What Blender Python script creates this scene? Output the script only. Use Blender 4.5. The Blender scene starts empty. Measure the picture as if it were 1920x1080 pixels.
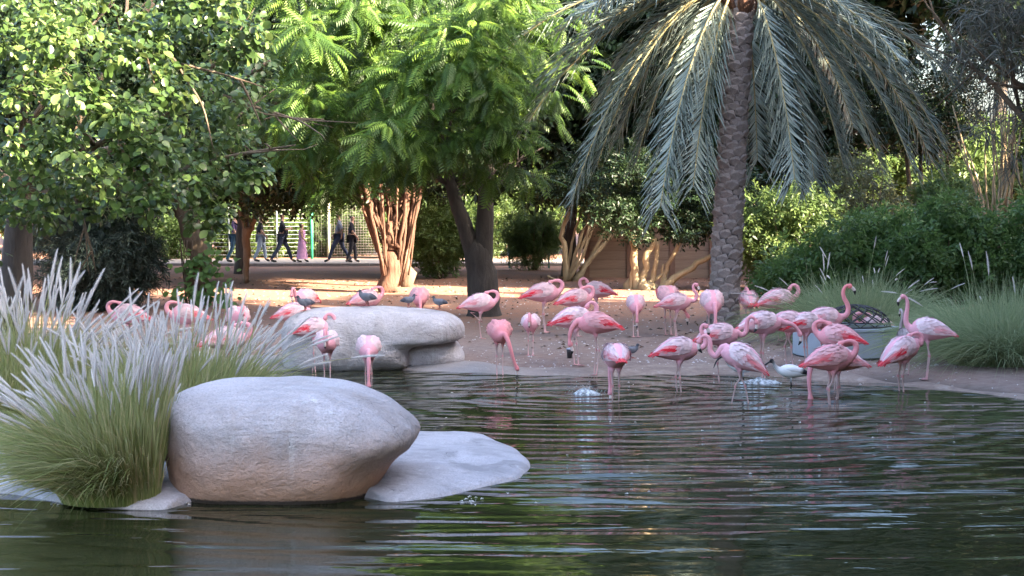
import bpy, math, random
import numpy as np
from mathutils import Vector, Matrix, Euler

rng = np.random.default_rng(7)
random.seed(7)
R = math.radians
scene = bpy.context.scene
COL = scene.collection

# ------------------------------------------------------------------ camera
CAM_H, FPX, PITCH = 2.65, 3140.0, math.atan(175 / 3140)
cam_d = bpy.data.cameras.new("camera")
cam = bpy.data.objects.new("camera", cam_d)
COL.objects.link(cam)
cam.location = (0, 0, CAM_H)
cam.rotation_euler = (math.pi / 2 - PITCH, 0, 0)
cam_d.sensor_width = 36
cam_d.lens = 36 * FPX / 1920
cam_d.clip_start = 0.1
cam_d.clip_end = 3000
scene.camera = cam

# ------------------------------------------------------------------ light
SUN_EL, SUN_AZ = R(30), R(60)      # azimuth: sun stands behind the camera, to the right
light_dir = Vector((-math.sin(SUN_AZ) * math.cos(SUN_EL), math.cos(SUN_AZ) * math.cos(SUN_EL), -math.sin(SUN_EL)))
w = bpy.data.worlds.new("World")
scene.world = w
w.use_nodes = True
nt = w.node_tree
sky = nt.nodes.new("ShaderNodeTexSky")
sky.sky_type = 'NISHITA'
sky.sun_disc = False
sky.sun_elevation = SUN_EL
sky.sun_rotation = math.pi - SUN_AZ
sky.air_density = 1.0
sky.dust_density = 4.5
sky.ozone_density = 1.8
nt.links.new(sky.outputs[0], nt.nodes["Background"].inputs[0])
nt.nodes["Background"].inputs[1].default_value = 0.105
sd = bpy.data.lights.new("sun", 'SUN')
sd.energy = 5.0
sd.angle = R(0.5)
sd.color = (1.0, 0.83, 0.62)
sun = bpy.data.objects.new("sun", sd)
COL.objects.link(sun)
sun.rotation_euler = light_dir.to_track_quat('-Z', 'Y').to_euler()
scene.view_settings.view_transform = 'Standard'
scene.view_settings.look = 'None'
scene.view_settings.exposure = 3.35
scene.view_settings.gamma = 1.0
scene.cycles.max_bounces = 8
scene.cycles.diffuse_bounces = 2
scene.cycles.transmission_bounces = 4
scene.cycles.caustics_reflective = False
scene.cycles.caustics_refractive = False

# ------------------------------------------------------------------ pixel -> place
def ray(px, py):
    vx, vy = (px - 960) / FPX, -(py - 540) / FPX
    return Vector((vx, math.cos(PITCH) + math.sin(PITCH) * vy, -math.sin(PITCH) + math.cos(PITCH) * vy))
def at_depth(px, py, y):
    d = ray(px, py)
    return Vector((0, 0, CAM_H)) + d * (y / d.y)
def on_plane(px, py, z=0.0):
    d = ray(px, py)
    return Vector((0, 0, CAM_H)) + d * ((z - CAM_H) / d.z)

# ------------------------------------------------------------------ object helpers
def link(o):
    COL.objects.link(o)
    return o
def thing(name, label, cat, loc=(0, 0, 0), rz=0, group=None):
    o = link(bpy.data.objects.new(name, None))
    o.empty_display_size = 0.2
    o.location = loc
    o.rotation_euler = (0, 0, rz)
    o['label'] = label
    o['category'] = cat
    if group:
        o['group'] = group
    return o
def tag(o, label=None, cat=None, group=None, kind=None):
    if label: o['label'] = label
    if cat: o['category'] = cat
    if group: o['group'] = group
    if kind: o['kind'] = kind
    return o
def make_mesh(name, V, F, mats, rnd=None, col=None, midx=None, smooth=True):
    """V (n,3); F list of (m,k) index arrays (k = 3 or 4)."""
    me = bpy.data.meshes.new(name)
    V = np.asarray(V, dtype=np.float32)
    F = [np.asarray(f, dtype=np.int32) for f in F if len(f)]
    nf = sum(len(f) for f in F)
    loops = np.concatenate([f.ravel() for f in F])
    tot = np.concatenate([np.full(len(f), f.shape[1], np.int32) for f in F])
    start = np.concatenate([[0], np.cumsum(tot)[:-1]]).astype(np.int32)
    me.vertices.add(len(V)); me.vertices.foreach_set("co", V.ravel())
    me.loops.add(len(loops)); me.loops.foreach_set("vertex_index", loops)
    me.polygons.add(nf)
    me.polygons.foreach_set("loop_start", start)
    me.polygons.foreach_set("loop_total", tot)
    if midx is not None:
        me.polygons.foreach_set("material_index", np.asarray(midx, np.int32))
    me.polygons.foreach_set("use_smooth", np.full(nf, smooth))
    if not isinstance(mats, (list, tuple)):
        mats = [mats]
    for m in mats:
        me.materials.append(m)
    if rnd is not None:
        a = me.attributes.new("rnd", 'FLOAT', 'POINT')
        a.data.foreach_set("value", np.asarray(rnd, np.float32))
    if col is not None:
        a = me.attributes.new("col", 'FLOAT_COLOR', 'POINT')
        c = np.ones((len(V), 4), np.float32); c[:, :3] = col
        a.data.foreach_set("color", c.ravel())
    me.update(calc_edges=True)
    return me
def obj(name, me, parent=None, loc=None, kind=None):
    o = link(bpy.data.objects.new(name, me))
    if loc is not None: o.location = loc
    if parent is not None: o.parent = parent
    if kind: o['kind'] = kind
    return o

class MB:
    def __init__(s): s.V, s.Q, s.T, s.n, s.rnd = [], [], [], 0, []
    def add(s, V, Q=None, T=None, rnd=0.5):
        V = np.asarray(V, float)
        if Q is not None and len(Q): s.Q.append(np.asarray(Q) + s.n)
        if T is not None and len(T): s.T.append(np.asarray(T) + s.n)
        s.V.append(V); s.n += len(V)
        r = np.full(len(V), rnd) if np.isscalar(rnd) else np.asarray(rnd)
        s.rnd.append(r)
    def box(s, c, d, rot=None, rnd=0.5):
        c = np.array(c, float); d = np.array(d, float) / 2
        P = np.array([[x, y, z] for z in (-1, 1) for y in (-1, 1) for x in (-1, 1)], float) * d
        if rot is not None: P = P @ np.array(rot.to_matrix() if hasattr(rot, 'to_matrix') else rot).T
        Q = [[0, 2, 3, 1], [4, 5, 7, 6], [0, 1, 5, 4], [2, 6, 7, 3], [0, 4, 6, 2], [1, 3, 7, 5]]
        s.add(P + c, Q, rnd=rnd)
    def tube(s, path, rad, n=8, cap=True, rnd=0.5, lump=0.0, seed=0):
        P = np.asarray(path, float); m = len(P)
        rad = np.full(m, rad) if np.isscalar(rad) else np.asarray(rad, float)
        tg = np.gradient(P, axis=0); tg /= np.linalg.norm(tg, axis=1)[:, None] + 1e-9
        up = np.array([0, 1.0, 0]) if abs(tg[0][1]) < 0.8 else np.array([1.0, 0, 0])
        rings = []; a = np.linspace(0, 2 * math.pi, n, endpoint=False)
        rg = np.random.default_rng(seed)
        for i in range(m):
            u = up - tg[i] * np.dot(up, tg[i]); u /= np.linalg.norm(u) + 1e-9
            v = np.cross(tg[i], u); up = u
            rr = rad[i] * (1 + lump * rg.normal(size=n))
            rings.append(P[i] + np.outer(np.cos(a) * rr, u) + np.outer(np.sin(a) * rr, v))
        V = np.concatenate(rings)
        i0 = np.arange(m - 1)[:, None] * n; j = np.arange(n)[None]
        jn = (j + 1) % n
        Q = np.stack([i0 + j, i0 + jn, i0 + n + jn, i0 + n + j], -1).reshape(-1, 4)
        T = []
        if cap:
            V = np.concatenate([V, P[:1], P[-1:]])
            b, t = m * n, m * n + 1
            T = [[b, (k + 1) % n, k] for k in range(n)] + [[t, (m - 1) * n + k, (m - 1) * n + (k + 1) % n] for k in range(n)]
        s.add(V, Q, T, rnd)
    def build(s, name, mat, parent=None, loc=None, kind=None, smooth=True):
        me = make_mesh(name, np.concatenate(s.V), [np.concatenate(x) for x in (s.Q, s.T) if x], mat,
                       rnd=np.concatenate(s.rnd), smooth=smooth)
        return obj(name, me, parent, loc, kind)

def catmull(P, n):
    P = np.asarray(P, float)
    P = np.vstack([2 * P[0] - P[1], P, 2 * P[-1] - P[-2]])
    m = len(P) - 3
    out = []
    for t in np.linspace(0, m - 1e-6, n):
        i = int(t); f = t - i
        a, b, c, d = P[i:i + 4]
        out.append(0.5 * (2 * b + (c - a) * f + (2 * a - 5 * b + 4 * c - d) * f * f + (3 * b - a - 3 * c + d) * f ** 3))
    return np.array(out)

# cheap vector value-noise
_prm = np.random.default_rng(3).random((64, 64, 64))
def vnoise(P):
    P = np.asarray(P, float)
    i = np.floor(P).astype(int); f = P - i; f = f * f * (3 - 2 * f)
    i = i % 64; j = (i + 1) % 64
    def g(a, b, c): return _prm[a, b, c]
    x0, y0, z0 = i.T; x1, y1, z1 = j.T; fx, fy, fz = f.T
    c00 = g(x0, y0, z0) * (1 - fx) + g(x1, y0, z0) * fx
    c10 = g(x0, y1, z0) * (1 - fx) + g(x1, y1, z0) * fx
    c01 = g(x0, y0, z1) * (1 - fx) + g(x1, y0, z1) * fx
    c11 = g(x0, y1, z1) * (1 - fx) + g(x1, y1, z1) * fx
    return ((c00 * (1 - fy) + c10 * fy) * (1 - fz) + (c01 * (1 - fy) + c11 * fy) * fz) * 2 - 1
def fbm(P, o=4):
    P = np.asarray(P, float)
    s = 0; a = 1
    for k in range(o):
        s = s + a * vnoise(P * 2 ** k + 17.3 * k); a *= 0.5
    return s

# ------------------------------------------------------------------ materials
def new_mat(name):
    m = bpy.data.materials.new(name); m.use_nodes = True
    t = m.node_tree
    return m, t, t.nodes["Principled BSDF"], t.nodes["Material Output"]
def N(t, typ, **kw):
    n = t.nodes.new(typ)
    for k, v in kw.items():
        if k.startswith('i_'):
            n.inputs[k[2:].replace('_', ' ')].default_value = v
        else: setattr(n, k, v)
    return n
def ramp(t, src, stops):
    r = t.nodes.new("ShaderNodeValToRGB")
    e = r.color_ramp.elements
    while len(e) < len(stops): e.new(0.5)
    for el, (p, c) in zip(e, stops):
        el.position = p; el.color = (*c, 1)
    t.links.new(src, r.inputs[0])
    return r.outputs[0]
def mixc(t, fac, a, b, mode='MIX'):
    m = t.nodes.new("ShaderNodeMix"); m.data_type = 'RGBA'; m.blend_type = mode
    for s, v in ((0, fac), (6, a), (7, b)):
        if isinstance(v, (int, float)): m.inputs[s].default_value = v
        elif isinstance(v, tuple): m.inputs[s].default_value = (*v, 1) if len(v) == 3 else v
        else: t.links.new(v, m.inputs[s])
    return m.outputs[2]
def noise(t, scale, detail=4, rough=0.55, vec=None, dist=0.0):
    n = t.nodes.new("ShaderNodeTexNoise")
    n.inputs["Scale"].default_value = scale; n.inputs["Detail"].default_value = detail
    n.inputs["Roughness"].default_value = rough; n.inputs["Distortion"].default_value = dist
    if vec is not None: t.links.new(vec, n.inputs["Vector"])
    return n.outputs[0]
def coords(t, scale=(1, 1, 1), rot=(0, 0, 0), kind="Object"):
    c = t.nodes.new("ShaderNodeTexCoord"); m = t.nodes.new("ShaderNodeMapping")
    m.inputs["Scale"].default_value = scale; m.inputs["Rotation"].default_value = rot
    t.links.new(c.outputs[kind], m.inputs[0])
    return m.outputs[0]
def bump(t, h, p, strength=0.5, dist=0.02, prev=None):
    b = t.nodes.new("ShaderNodeBump")
    b.inputs["Strength"].default_value = strength; b.inputs["Distance"].default_value = dist
    t.links.new(h, b.inputs["Height"])
    if prev is not None: t.links.new(prev, b.inputs["Normal"])
    if p is not None: t.links.new(b.outputs[0], p.inputs["Normal"])
    return b.outputs[0]
def attr(t, name):
    a = t.nodes.new("ShaderNodeAttribute"); a.attribute_name = name
    return a
def leaf_mat(name, dark, mid, light, trans=0.35, rough=0.45, tcol=None):
    m, t, p, out = new_mat(name)
    c = ramp(t, attr(t, "rnd").outputs["Fac"], [(0.0, dark), (0.55, mid), (1.0, light)])
    t.links.new(c, p.inputs["Base Color"])
    p.inputs["Roughness"].default_value = rough
    p.inputs["Specular IOR Level"].default_value = 0.35
    tr = t.nodes.new("ShaderNodeBsdfTranslucent")
    tc = mixc(t, 0.6, c, tcol or tuple(min(1, v * 1.6) for v in light))
    t.links.new(tc, tr.inputs[0])
    mx = t.nodes.new("ShaderNodeMixShader"); mx.inputs[0].default_value = trans
    t.links.new(p.outputs[0], mx.inputs[1]); t.links.new(tr.outputs[0], mx.inputs[2])
    t.links.new(mx.outputs[0], out.inputs[0])
    return m
def plain(name, c, rough=0.6, var=0.15, scale=8, bmp=0.2, metal=0.0):
    m, t, p, out = new_mat(name)
    v = coords(t)
    n = noise(t, scale, 5, 0.6, v)
    t.links.new(ramp(t, n, [(0.25, tuple(x * (1 - var) for x in c)), (0.75, tuple(min(1, x * (1 + var)) for x in c))]), p.inputs["Base Color"])
    p.inputs["Roughness"].default_value = rough; p.inputs["Metallic"].default_value = metal
    if bmp: bump(t, n, p, bmp, 0.02)
    return m
def bark_mat(name, a, b, stretch=0.25, scale=9, strength=0.8):
    m, t, p, out = new_mat(name)
    v = coords(t, (1, 1, stretch))
    n = noise(t, scale, 7, 0.65, v, 0.6)
    n2 = noise(t, 1.7, 3, 0.5, coords(t))
    c = ramp(t, n, [(0.3, a), (0.7, b)])
    c = mixc(t, n2, c, tuple(x * 0.6 for x in a))
    t.links.new(c, p.inputs["Base Color"]); p.inputs["Roughness"].default_value = 0.9
    bump(t, n, p, strength, 0.05)
    return m

M = {}
M['ficus_leaf'] = leaf_mat("ficus_leaf", (.016, .034, .011), (.055, .10, .024), (.21, .29, .085), 0.20, 0.33)
M['neem_leaf'] = leaf_mat("neem_leaf", (.014, .034, .009), (.046, .098, .016), (.18, .29, .045), 0.26)
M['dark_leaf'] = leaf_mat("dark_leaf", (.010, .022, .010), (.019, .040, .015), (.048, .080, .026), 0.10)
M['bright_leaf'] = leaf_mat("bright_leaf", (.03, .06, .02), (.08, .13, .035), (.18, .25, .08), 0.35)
M['bush_leaf'] = leaf_mat("bush_leaf", (.045, .088, .028), (.085, .16, .045), (.15, .25, .075), 0.3)
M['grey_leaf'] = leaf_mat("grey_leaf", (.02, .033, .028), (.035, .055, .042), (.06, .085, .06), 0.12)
M['olive_leaf'] = leaf_mat("olive_leaf", (.05, .06, .03), (.09, .10, .05), (.17, .18, .09), 0.3)
M['rust_leaf'] = leaf_mat("rust_leaf", (.07, .055, .045), (.12, .085, .065), (.22, .15, .11), 0.25)
M['palm_leaf'] = leaf_mat("palm_leaf", (.13, .18, .165), (.24, .30, .275), (.37, .43, .37), 0.15, 0.32)
M['grass'] = leaf_mat("grass_blade", (.10, .15, .045), (.24, .31, .09), (.52, .44, .25), 0.35)
M['grass_far'] = leaf_mat("grass_blade_far", (.13, .19, .09), (.24, .32, .17), (.42, .45, .27), 0.35)
M['plume'] = leaf_mat("plume", (.60, .55, .53), (.78, .73, .70), (.88, .84, .80), 0.35, 0.8, (.85, .82, .82))
M['bark_neem'] = bark_mat("bark_neem", (.035, .028, .024), (.10, .08, .07))
M['bark_fig'] = bark_mat("bark_fig", (.11, .055, .035), (.30, .155, .10), 0.12, 14, 1.0)
M['bark_pale'] = bark_mat("bark_pale", (.34, .25, .14), (.60, .48, .30), 0.2, 12, 0.5)
M['bark_dark'] = bark_mat("bark_dark", (.05, .04, .035), (.13, .10, .08))
M['bark_brown'] = bark_mat("bark_brown", (.12, .085, .055), (.26, .19, .13))
M['bark_palm'] = bark_mat("bark_palm", (.10, .085, .08), (.24, .20, .19), 0.5, 14)
M['leaf_base'] = bark_mat("leaf_base", (.24, .20, .185), (.48, .41, .385), 0.6, 16, 0.6)
M['palm_rib'] = plain("palm_rib", (.36, .30, .14), 0.5, 0.3)

# ------------------------------------------------------------------ ground, pond
_sh = [on_plane(a, b) for a, b in [(60, 688), (300, 690), (560, 693), (750, 694), (900, 697), (1000, 703), (1100, 706), (1240, 702),
       (1400, 704), (1550, 712), (1650, 718), (1750, 727), (1850, 740), (1920, 750), (2000, 762)]]
SHX = np.array([-60] + [p.x for p in _sh] + [9.5, 12]); SHY = np.array([26.0] + [p.y for p in _sh] + [19.5, 18.0])
def shore_y(x): return np.interp(x, SHX, SHY)
def shore_sd(x, y):
    """positive on land (metres, roughly)"""
    x = np.asarray(x, float); y = np.asarray(y, float)
    wob = .22 * fbm(np.stack([x * 1.1, y * 1.1, 0 * x], -1).reshape(-1, 3), 3).reshape(x.shape)
    a = y - shore_y(x)
    b = 1.0 - y
    c = -26 - x
    d = x - (5.2 + 0.5 * y)
    return np.maximum(np.maximum(a, b), np.maximum(c, d)) + wob
def gz(x, y):
    x = np.asarray(x, float); y = np.asarray(y, float)
    s = shore_sd(x, y)
    land = 0.10 * np.clip(s / 1.3, 0, 1) ** 0.8 + 0.05 * np.clip((s - 1.3) / 10, 0, 1)
    und = 0.03 * fbm(np.stack([x * .35, y * .35, 0 * x + 5], -1).reshape(-1, 3), 3).reshape(x.shape) * np.clip(s / 2, 0, 1)
    bed = -0.40 * np.clip(-s / 3.5, 0, 1) - 0.02 * np.clip(-s / .2, 0, 1)
    return np.where(s > 0, land + und, bed)
def gz1(x, y): return float(gz(np.array([x]), np.array([y]))[0])

xs = np.unique(np.concatenate([np.linspace(-400, -40, 19), np.linspace(-40, -13, 28), np.arange(-13, 15, .2), np.linspace(15, 42, 28), np.linspace(42, 400, 19)]))
ys = np.unique(np.concatenate([np.linspace(-80, 8, 23), np.arange(8, 22, .5), np.arange(22, 36, .15), np.arange(36, 66, .5), np.linspace(66, 120, 28), np.linspace(120, 800, 15)]))
def grid_mesh(name, xs, ys, zf, mat):
    X, Y = np.meshgrid(xs, ys)
    Z = zf(X, Y)
    n, m = len(xs), len(ys)
    i = np.arange(m - 1)[:, None] * n + np.arange(n - 1)[None]
    Q = np.stack([i, i + 1, i + n + 1, i + n], -1).reshape(-1, 4)
    return make_mesh(name, np.stack([X, Y, Z], -1).reshape(-1, 3), [Q], mat)
m, t, p, out = new_mat("sandy_ground")
v = coords(t)
n1 = noise(t, 0.45, 5, 0.6, v); n2 = noise(t, 7, 6, 0.7, v); n3 = noise(t, 40, 3, 0.6, v)
c = ramp(t, n1, [(0.3, (.26, .115, .068)), (0.7, (.40, .165, .085))])
c = mixc(t, ramp(t, n2, [(0.35, (0, 0, 0)), (0.7, (1, 1, 1))]), c, (.19, .13, .105))
c = mixc(t, ramp(t, n3, [(0.68, (0, 0, 0)), (0.76, (1, 1, 1))]), c, (.42, .35, .28))
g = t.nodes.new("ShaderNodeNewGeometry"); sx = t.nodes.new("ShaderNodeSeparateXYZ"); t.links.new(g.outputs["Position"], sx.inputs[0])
near_shade = t.nodes.new("ShaderNodeMapRange"); t.links.new(sx.outputs[1], near_shade.inputs[0]); near_shade.inputs[1].default_value = 34.5; near_shade.inputs[2].default_value = 30.0
shade_mud = ramp(t, n2, [(.3, (.15, .11, .095)), (.7, (.30, .225, .195))])  # grey shade tone of the near bank painted in as mud colour
nb2 = t.nodes.new("ShaderNodeMath"); nb2.operation = 'MULTIPLY'; t.links.new(near_shade.outputs[0], nb2.inputs[0]); t.links.new(ramp(t, n1, [(.25, (.5, .5, .5)), (.6, (.95, .95, .95))]), nb2.inputs[1])
c = mixc(t, nb2.outputs[0], c, shade_mud)
wet = ramp(t, sx.outputs[2], [(0.0, (1, 1, 1)), (0.06, (0, 0, 0))])
c = mixc(t, wet, c, (.10, .075, .06))
t.links.new(c, p.inputs["Base Color"]); p.inputs["Roughness"].default_value = 0.92
bump(t, n3, p, 0.5, 0.02, bump(t, n2, None, 0.5, 0.06))
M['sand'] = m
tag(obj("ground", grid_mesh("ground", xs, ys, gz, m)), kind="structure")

# water
m, t, p, out = new_mat("pond_water")
p.inputs["Base Color"].default_value = (.020, .023, .009, 1)
p.inputs["Roughness"].default_value = 0.025
p.inputs["IOR"].default_value = 1.33
p.inputs["Specular IOR Level"].default_value = 0.5
g = t.nodes.new("ShaderNodeNewGeometry")
mp = t.nodes.new("ShaderNodeMapping"); t.links.new(g.outputs["Position"], mp.inputs[0])
mp.inputs["Scale"].default_value = (0.55, 2.6, 1); mp.inputs["Rotation"].default_value = (0, 0, R(4))
r1 = noise(t, 0.80, 1.3, 0.36, mp.outputs[0], 0.9)
mp2 = t.nodes.new("ShaderNodeMapping"); t.links.new(g.outputs["Position"], mp2.inputs[0])
mp2.inputs["Scale"].default_value = (1.3, 3.6, 1); mp2.inputs["Rotation"].default_value = (0, 0, R(-10))
r2 = noise(t, 2.6, 2, 0.5, mp2.outputs[0], 0.4)
# rings that spread from the bubbler
sub = t.nodes.new("ShaderNodeVectorMath"); sub.operation = 'DISTANCE'
t.links.new(g.outputs["Position"], sub.inputs[0])
BUB = on_plane(1100, 738)
sub.inputs[1].default_value = (BUB.x, BUB.y, 0)
def mth(t, op, a, b=None):
    n = t.nodes.new("ShaderNodeMath"); n.operation = op
    for i, v in enumerate((a, b)):
        if v is None: continue
        if isinstance(v, (int, float)): n.inputs[i].default_value = v
        else: t.links.new(v, n.inputs[i])
    return n.outputs[0]
ph = mth(t, 'ADD', mth(t, 'MULTIPLY', sub.outputs["Value"], 15.0), mth(t, 'MULTIPLY', r1, 9.0))
ring = mth(t, 'MULTIPLY', mth(t, 'SINE', ph), 0.07)
# the sheltered water round the boulder and along the right bank lies calmer
sep = t.nodes.new("ShaderNodeSeparateXYZ"); t.links.new(g.outputs["Position"], sep.inputs[0])
mr = t.nodes.new("ShaderNodeMapRange"); mr.interpolation_type = 'SMOOTHSTEP'
t.links.new(sub.outputs["Value"], mr.inputs[0]); mr.inputs[1].default_value = 5.0; mr.inputs[2].default_value = 11.0; mr.inputs[3].default_value = 1.1; mr.inputs[4].default_value = 0.28
am = noise(t, .30, 2, .5, g.outputs['Position'], .5)
amr = t.nodes.new('ShaderNodeMapRange'); t.links.new(am, amr.inputs[0]); amr.inputs[1].default_value = .35; amr.inputs[2].default_value = .65; amr.inputs[3].default_value = .30; amr.inputs[4].default_value = 1.3
h = mth(t, 'MULTIPLY', mth(t, 'ADD', mth(t, 'ADD', r1, mth(t, 'MULTIPLY', r2, 0.10)), ring), mr.outputs[0])
h = mth(t, 'MULTIPLY', h, amr.outputs[0])
bump(t, h, p, 1.0, 0.11)
M['water'] = m
wx = np.array([-27, 36.0]); wy = np.array([0.5, 28.0])
tag(obj("pond_water", grid_mesh("pond_water", wx, wy, lambda X, Y: 0 * X, m)), kind="structure")

# concrete / rock
def rock_mat(name, a, b, stain, sscale=0.9, foot=None):
    m, t, p, out = new_mat(name)
    v = coords(t)
    n1 = noise(t, 1.4, 6, 0.6, v); n2 = noise(t, 18, 5, 0.65, v); n3 = noise(t, sscale, 4, 0.6, v, 0.8)
    st = noise(t, 3.5, 4, 0.6, coords(t, (2.2, 2.2, 0.18)))
    c = ramp(t, n1, [(0.3, a), (0.7, b)])
    c = mixc(t, ramp(t, n3, [(0.48, (0, 0, 0)), (0.68, (.75, .75, .75))]), c, stain)
    c = mixc(t, ramp(t, st, [(0.60, (0, 0, 0)), (0.72, (.45, .45, .45))]), c, tuple(min(.85, x * 1.35) for x in b))
    c = mixc(t, ramp(t, n2, [(0.62, (0, 0, 0)), (0.72, (.65, .65, .65))]), c, tuple(x * 0.55 for x in a))
    n6 = noise(t, 65, 3, .7, v)
    c = mixc(t, ramp(t, n6, [(.40, (.5, .5, .5)), (.54, (0, 0, 0))]), c, tuple(x * 0.74 for x in a))
    c = mixc(t, ramp(t, n6, [(.66, (0, 0, 0)), (.74, (.6, .6, .6))]), c, tuple(min(.8, x * 1.3) for x in b))
    vor = t.nodes.new("ShaderNodeTexVoronoi"); vor.feature = 'DISTANCE_TO_EDGE'; vor.inputs["Scale"].default_value = 1.9
    wv_ = t.nodes.new("ShaderNodeVectorMath"); wv_.operation = 'MULTIPLY_ADD'
    nv_ = t.nodes.new("ShaderNodeTexNoise"); nv_.inputs["Scale"].default_value = 3.0; nv_.inputs["Detail"].default_value = 6
    t.links.new(v, nv_.inputs["Vector"]); t.links.new(nv_.outputs["Color"], wv_.inputs[0]); wv_.inputs[1].default_value = (.7, .7, .7); t.links.new(v, wv_.inputs[2])
    t.links.new(wv_.outputs[0], vor.inputs["Vector"])
    ck = mth(t, 'MULTIPLY', ramp(t, vor.outputs[0], [(0.0, (1, 1, 1)), (0.016, (0, 0, 0))]), ramp(t, n3, [(.56, (0, 0, 0)), (.62, (.8, .8, .8))]))
    c = mixc(t, ck, c, tuple(x * 0.3 for x in a))
    if foot:
        so = t.nodes.new("ShaderNodeSeparateXYZ"); t.links.new(v, so.inputs[0])
        hz = mth(t, 'ADD', so.outputs[2], mth(t, 'MULTIPLY', n3, .7))
        c = mixc(t, ramp(t, hz, [(0.55, (.85, .85, .85)), (1.05, (0, 0, 0))]), c, foot)
        wz = mth(t, 'ADD', so.outputs[2], mth(t, 'MULTIPLY', n2, .03))
        c = mixc(t, ramp(t, wz, [(0.045, (.9, .9, .9)), (0.06, (0, 0, 0))]), c, (.035, .033, .03))  # dark wet line at the waterline, painted for the shaded gap underneath
    t.links.new(c, p.inputs["Base Color"]); p.inputs["Roughness"].default_value = 0.85
    n4 = noise(t, 9, 6, .7, coords(t, (.35, 1.4, 1.0), (0, .3, .5)), .8)
    bump(t, n2, p, 0.8, 0.035, bump(t, n4, None, .7, .07, bump(t, n1, None, 0.5, 0.10)))
    return m
M['rock'] = rock_mat("boulder_rock", (.50, .45, .46), (.68, .62, .64), (.38, .31, .28), foot=(.56, .31, .19))
M['rock_far'] = rock_mat("boulder_rock_far", (.52, .47, .475), (.70, .64, .65), (.33, .27, .24), 1.3)
M['slab'] = rock_mat("concrete_slab", (.50, .46, .48), (.70, .65, .68), (.31, .28, .29), 2.0)
M['rim'] = rock_mat("concrete_rim", (.27, .25, .25), (.40, .37, .36), (.22, .17, .14), 1.2)

t = M['rim'].node_tree; p = t.nodes["Principled BSDF"]
old = p.inputs["Base Color"].links[0].from_socket
v = coords(t); nn = noise(t, 5, 6, .7, v)
mud = ramp(t, nn, [(.3, (.17, .12, .10)), (.55, (.27, .20, .165)), (.72, (.38, .32, .28))])
t.links.new(mixc(t, attr(t, "rnd").outputs["Fac"], mud, old), p.inputs["Base Color"])
bump(t, nn, p, .6, .04)
# concrete rim along the bank, a sheet over the ground
RX = np.arange(-12, 9.6, .12)
off = np.linspace(-0.3, 1.1, 15)
rw_ = .16 * fbm(np.stack([RX * 1.9, 0 * RX, 0 * RX + 3], -1), 3)
wn = .62 + .3 * fbm(np.stack([RX * .5, 0 * RX, 0 * RX + 9], -1), 3) + .45 * np.clip(-RX - .3, 0, 1) - .1 * np.clip(RX, 0, 1)
P = []
for k, o_ in enumerate(off):
    yy = shore_y(RX) + (o_ * wn + rw_ * min(1, o_ * 2) if o_ > 0 else o_)
    P.append(np.stack([RX, yy, gz(RX, yy) + 0.006 + 0.02 * math.sin(min(1, (o_ + .3) / 1.4) * math.pi)], -1))
P = np.array(P); nr, nc = P.shape[:2]
i = np.arange(nr - 1)[:, None] * nc + np.arange(nc - 1)[None]
rim_x = 1 - np.clip((np.tile(RX, nr) + 1.2) / 2.5, 0, 1)
tag(obj("bank_edge", make_mesh("bank_edge", P.reshape(-1, 3), [np.stack([i, i + 1, i + nc + 1, i + nc], -1).reshape(-1, 4)], M['rim'], rnd=rim_x)), kind="structure")

# concrete islet under the boulder
poly = [(790, 811), (850, 809), (900, 815), (950, 832), (985, 850), (1005, 868), (985, 886), (940, 903), (880, 918), (800, 932), (735, 938),
        (690, 930), (600, 915), (450, 915), (360, 935), (300, 952), (200, 950), (100, 937), (0, 922), (-160, 915), (-330, 880), (-260, 835), (-120, 820), (60, 805), (300, 800), (560, 805)]
PP = np.array([on_plane(a, b, 0.02)[:2] for a, b in poly])
PP = np.vstack([PP, PP[:1]])
edge = catmull(np.c_[PP, 0 * PP[:, :1]], 260)[:-1, :2]
edge += 0.05 * np.stack([vnoise(np.c_[edge * 2.2, 0 * edge[:, :1]]), vnoise(np.c_[edge * 2.2, 0 * edge[:, :1] + 8])], -1)
cen = edge.mean(0)
V = []
scl = [1.03, 1.0, .985, .96, .92, .86, .78, .66, .52, .38, .24, .1]
zz = [-.25, -.02, .025, .045, .06, .075, .09, .11, .13, .15, .16, .165]
for s_, z_ in zip(scl, zz):
    q = cen + (edge - cen) * s_
    nz = .022 * fbm(np.c_[q * 2.5, 0 * q[:, :1]], 4) * (1 if z_ > 0.03 else 0.2)
    V.append(np.c_[q, z_ + nz])
ne = len(edge)
V = np.concatenate(V + [np.array([[cen[0], cen[1], .165]])])
i = np.arange(len(scl) - 1)[:, None] * ne; j = np.arange(ne)[None]; jn = (j + 1) % ne
Q = np.stack([i + j, i + jn, i + ne + jn, i + ne + j], -1).reshape(-1, 4)
k0 = (len(scl) - 1) * ne
T = np.array([[k0 + a, k0 + (a + 1) % ne, len(V) - 1] for a in range(ne)])
tag(obj("islet", make_mesh("islet", V, [Q, T], M['slab'])), kind="structure")

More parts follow.
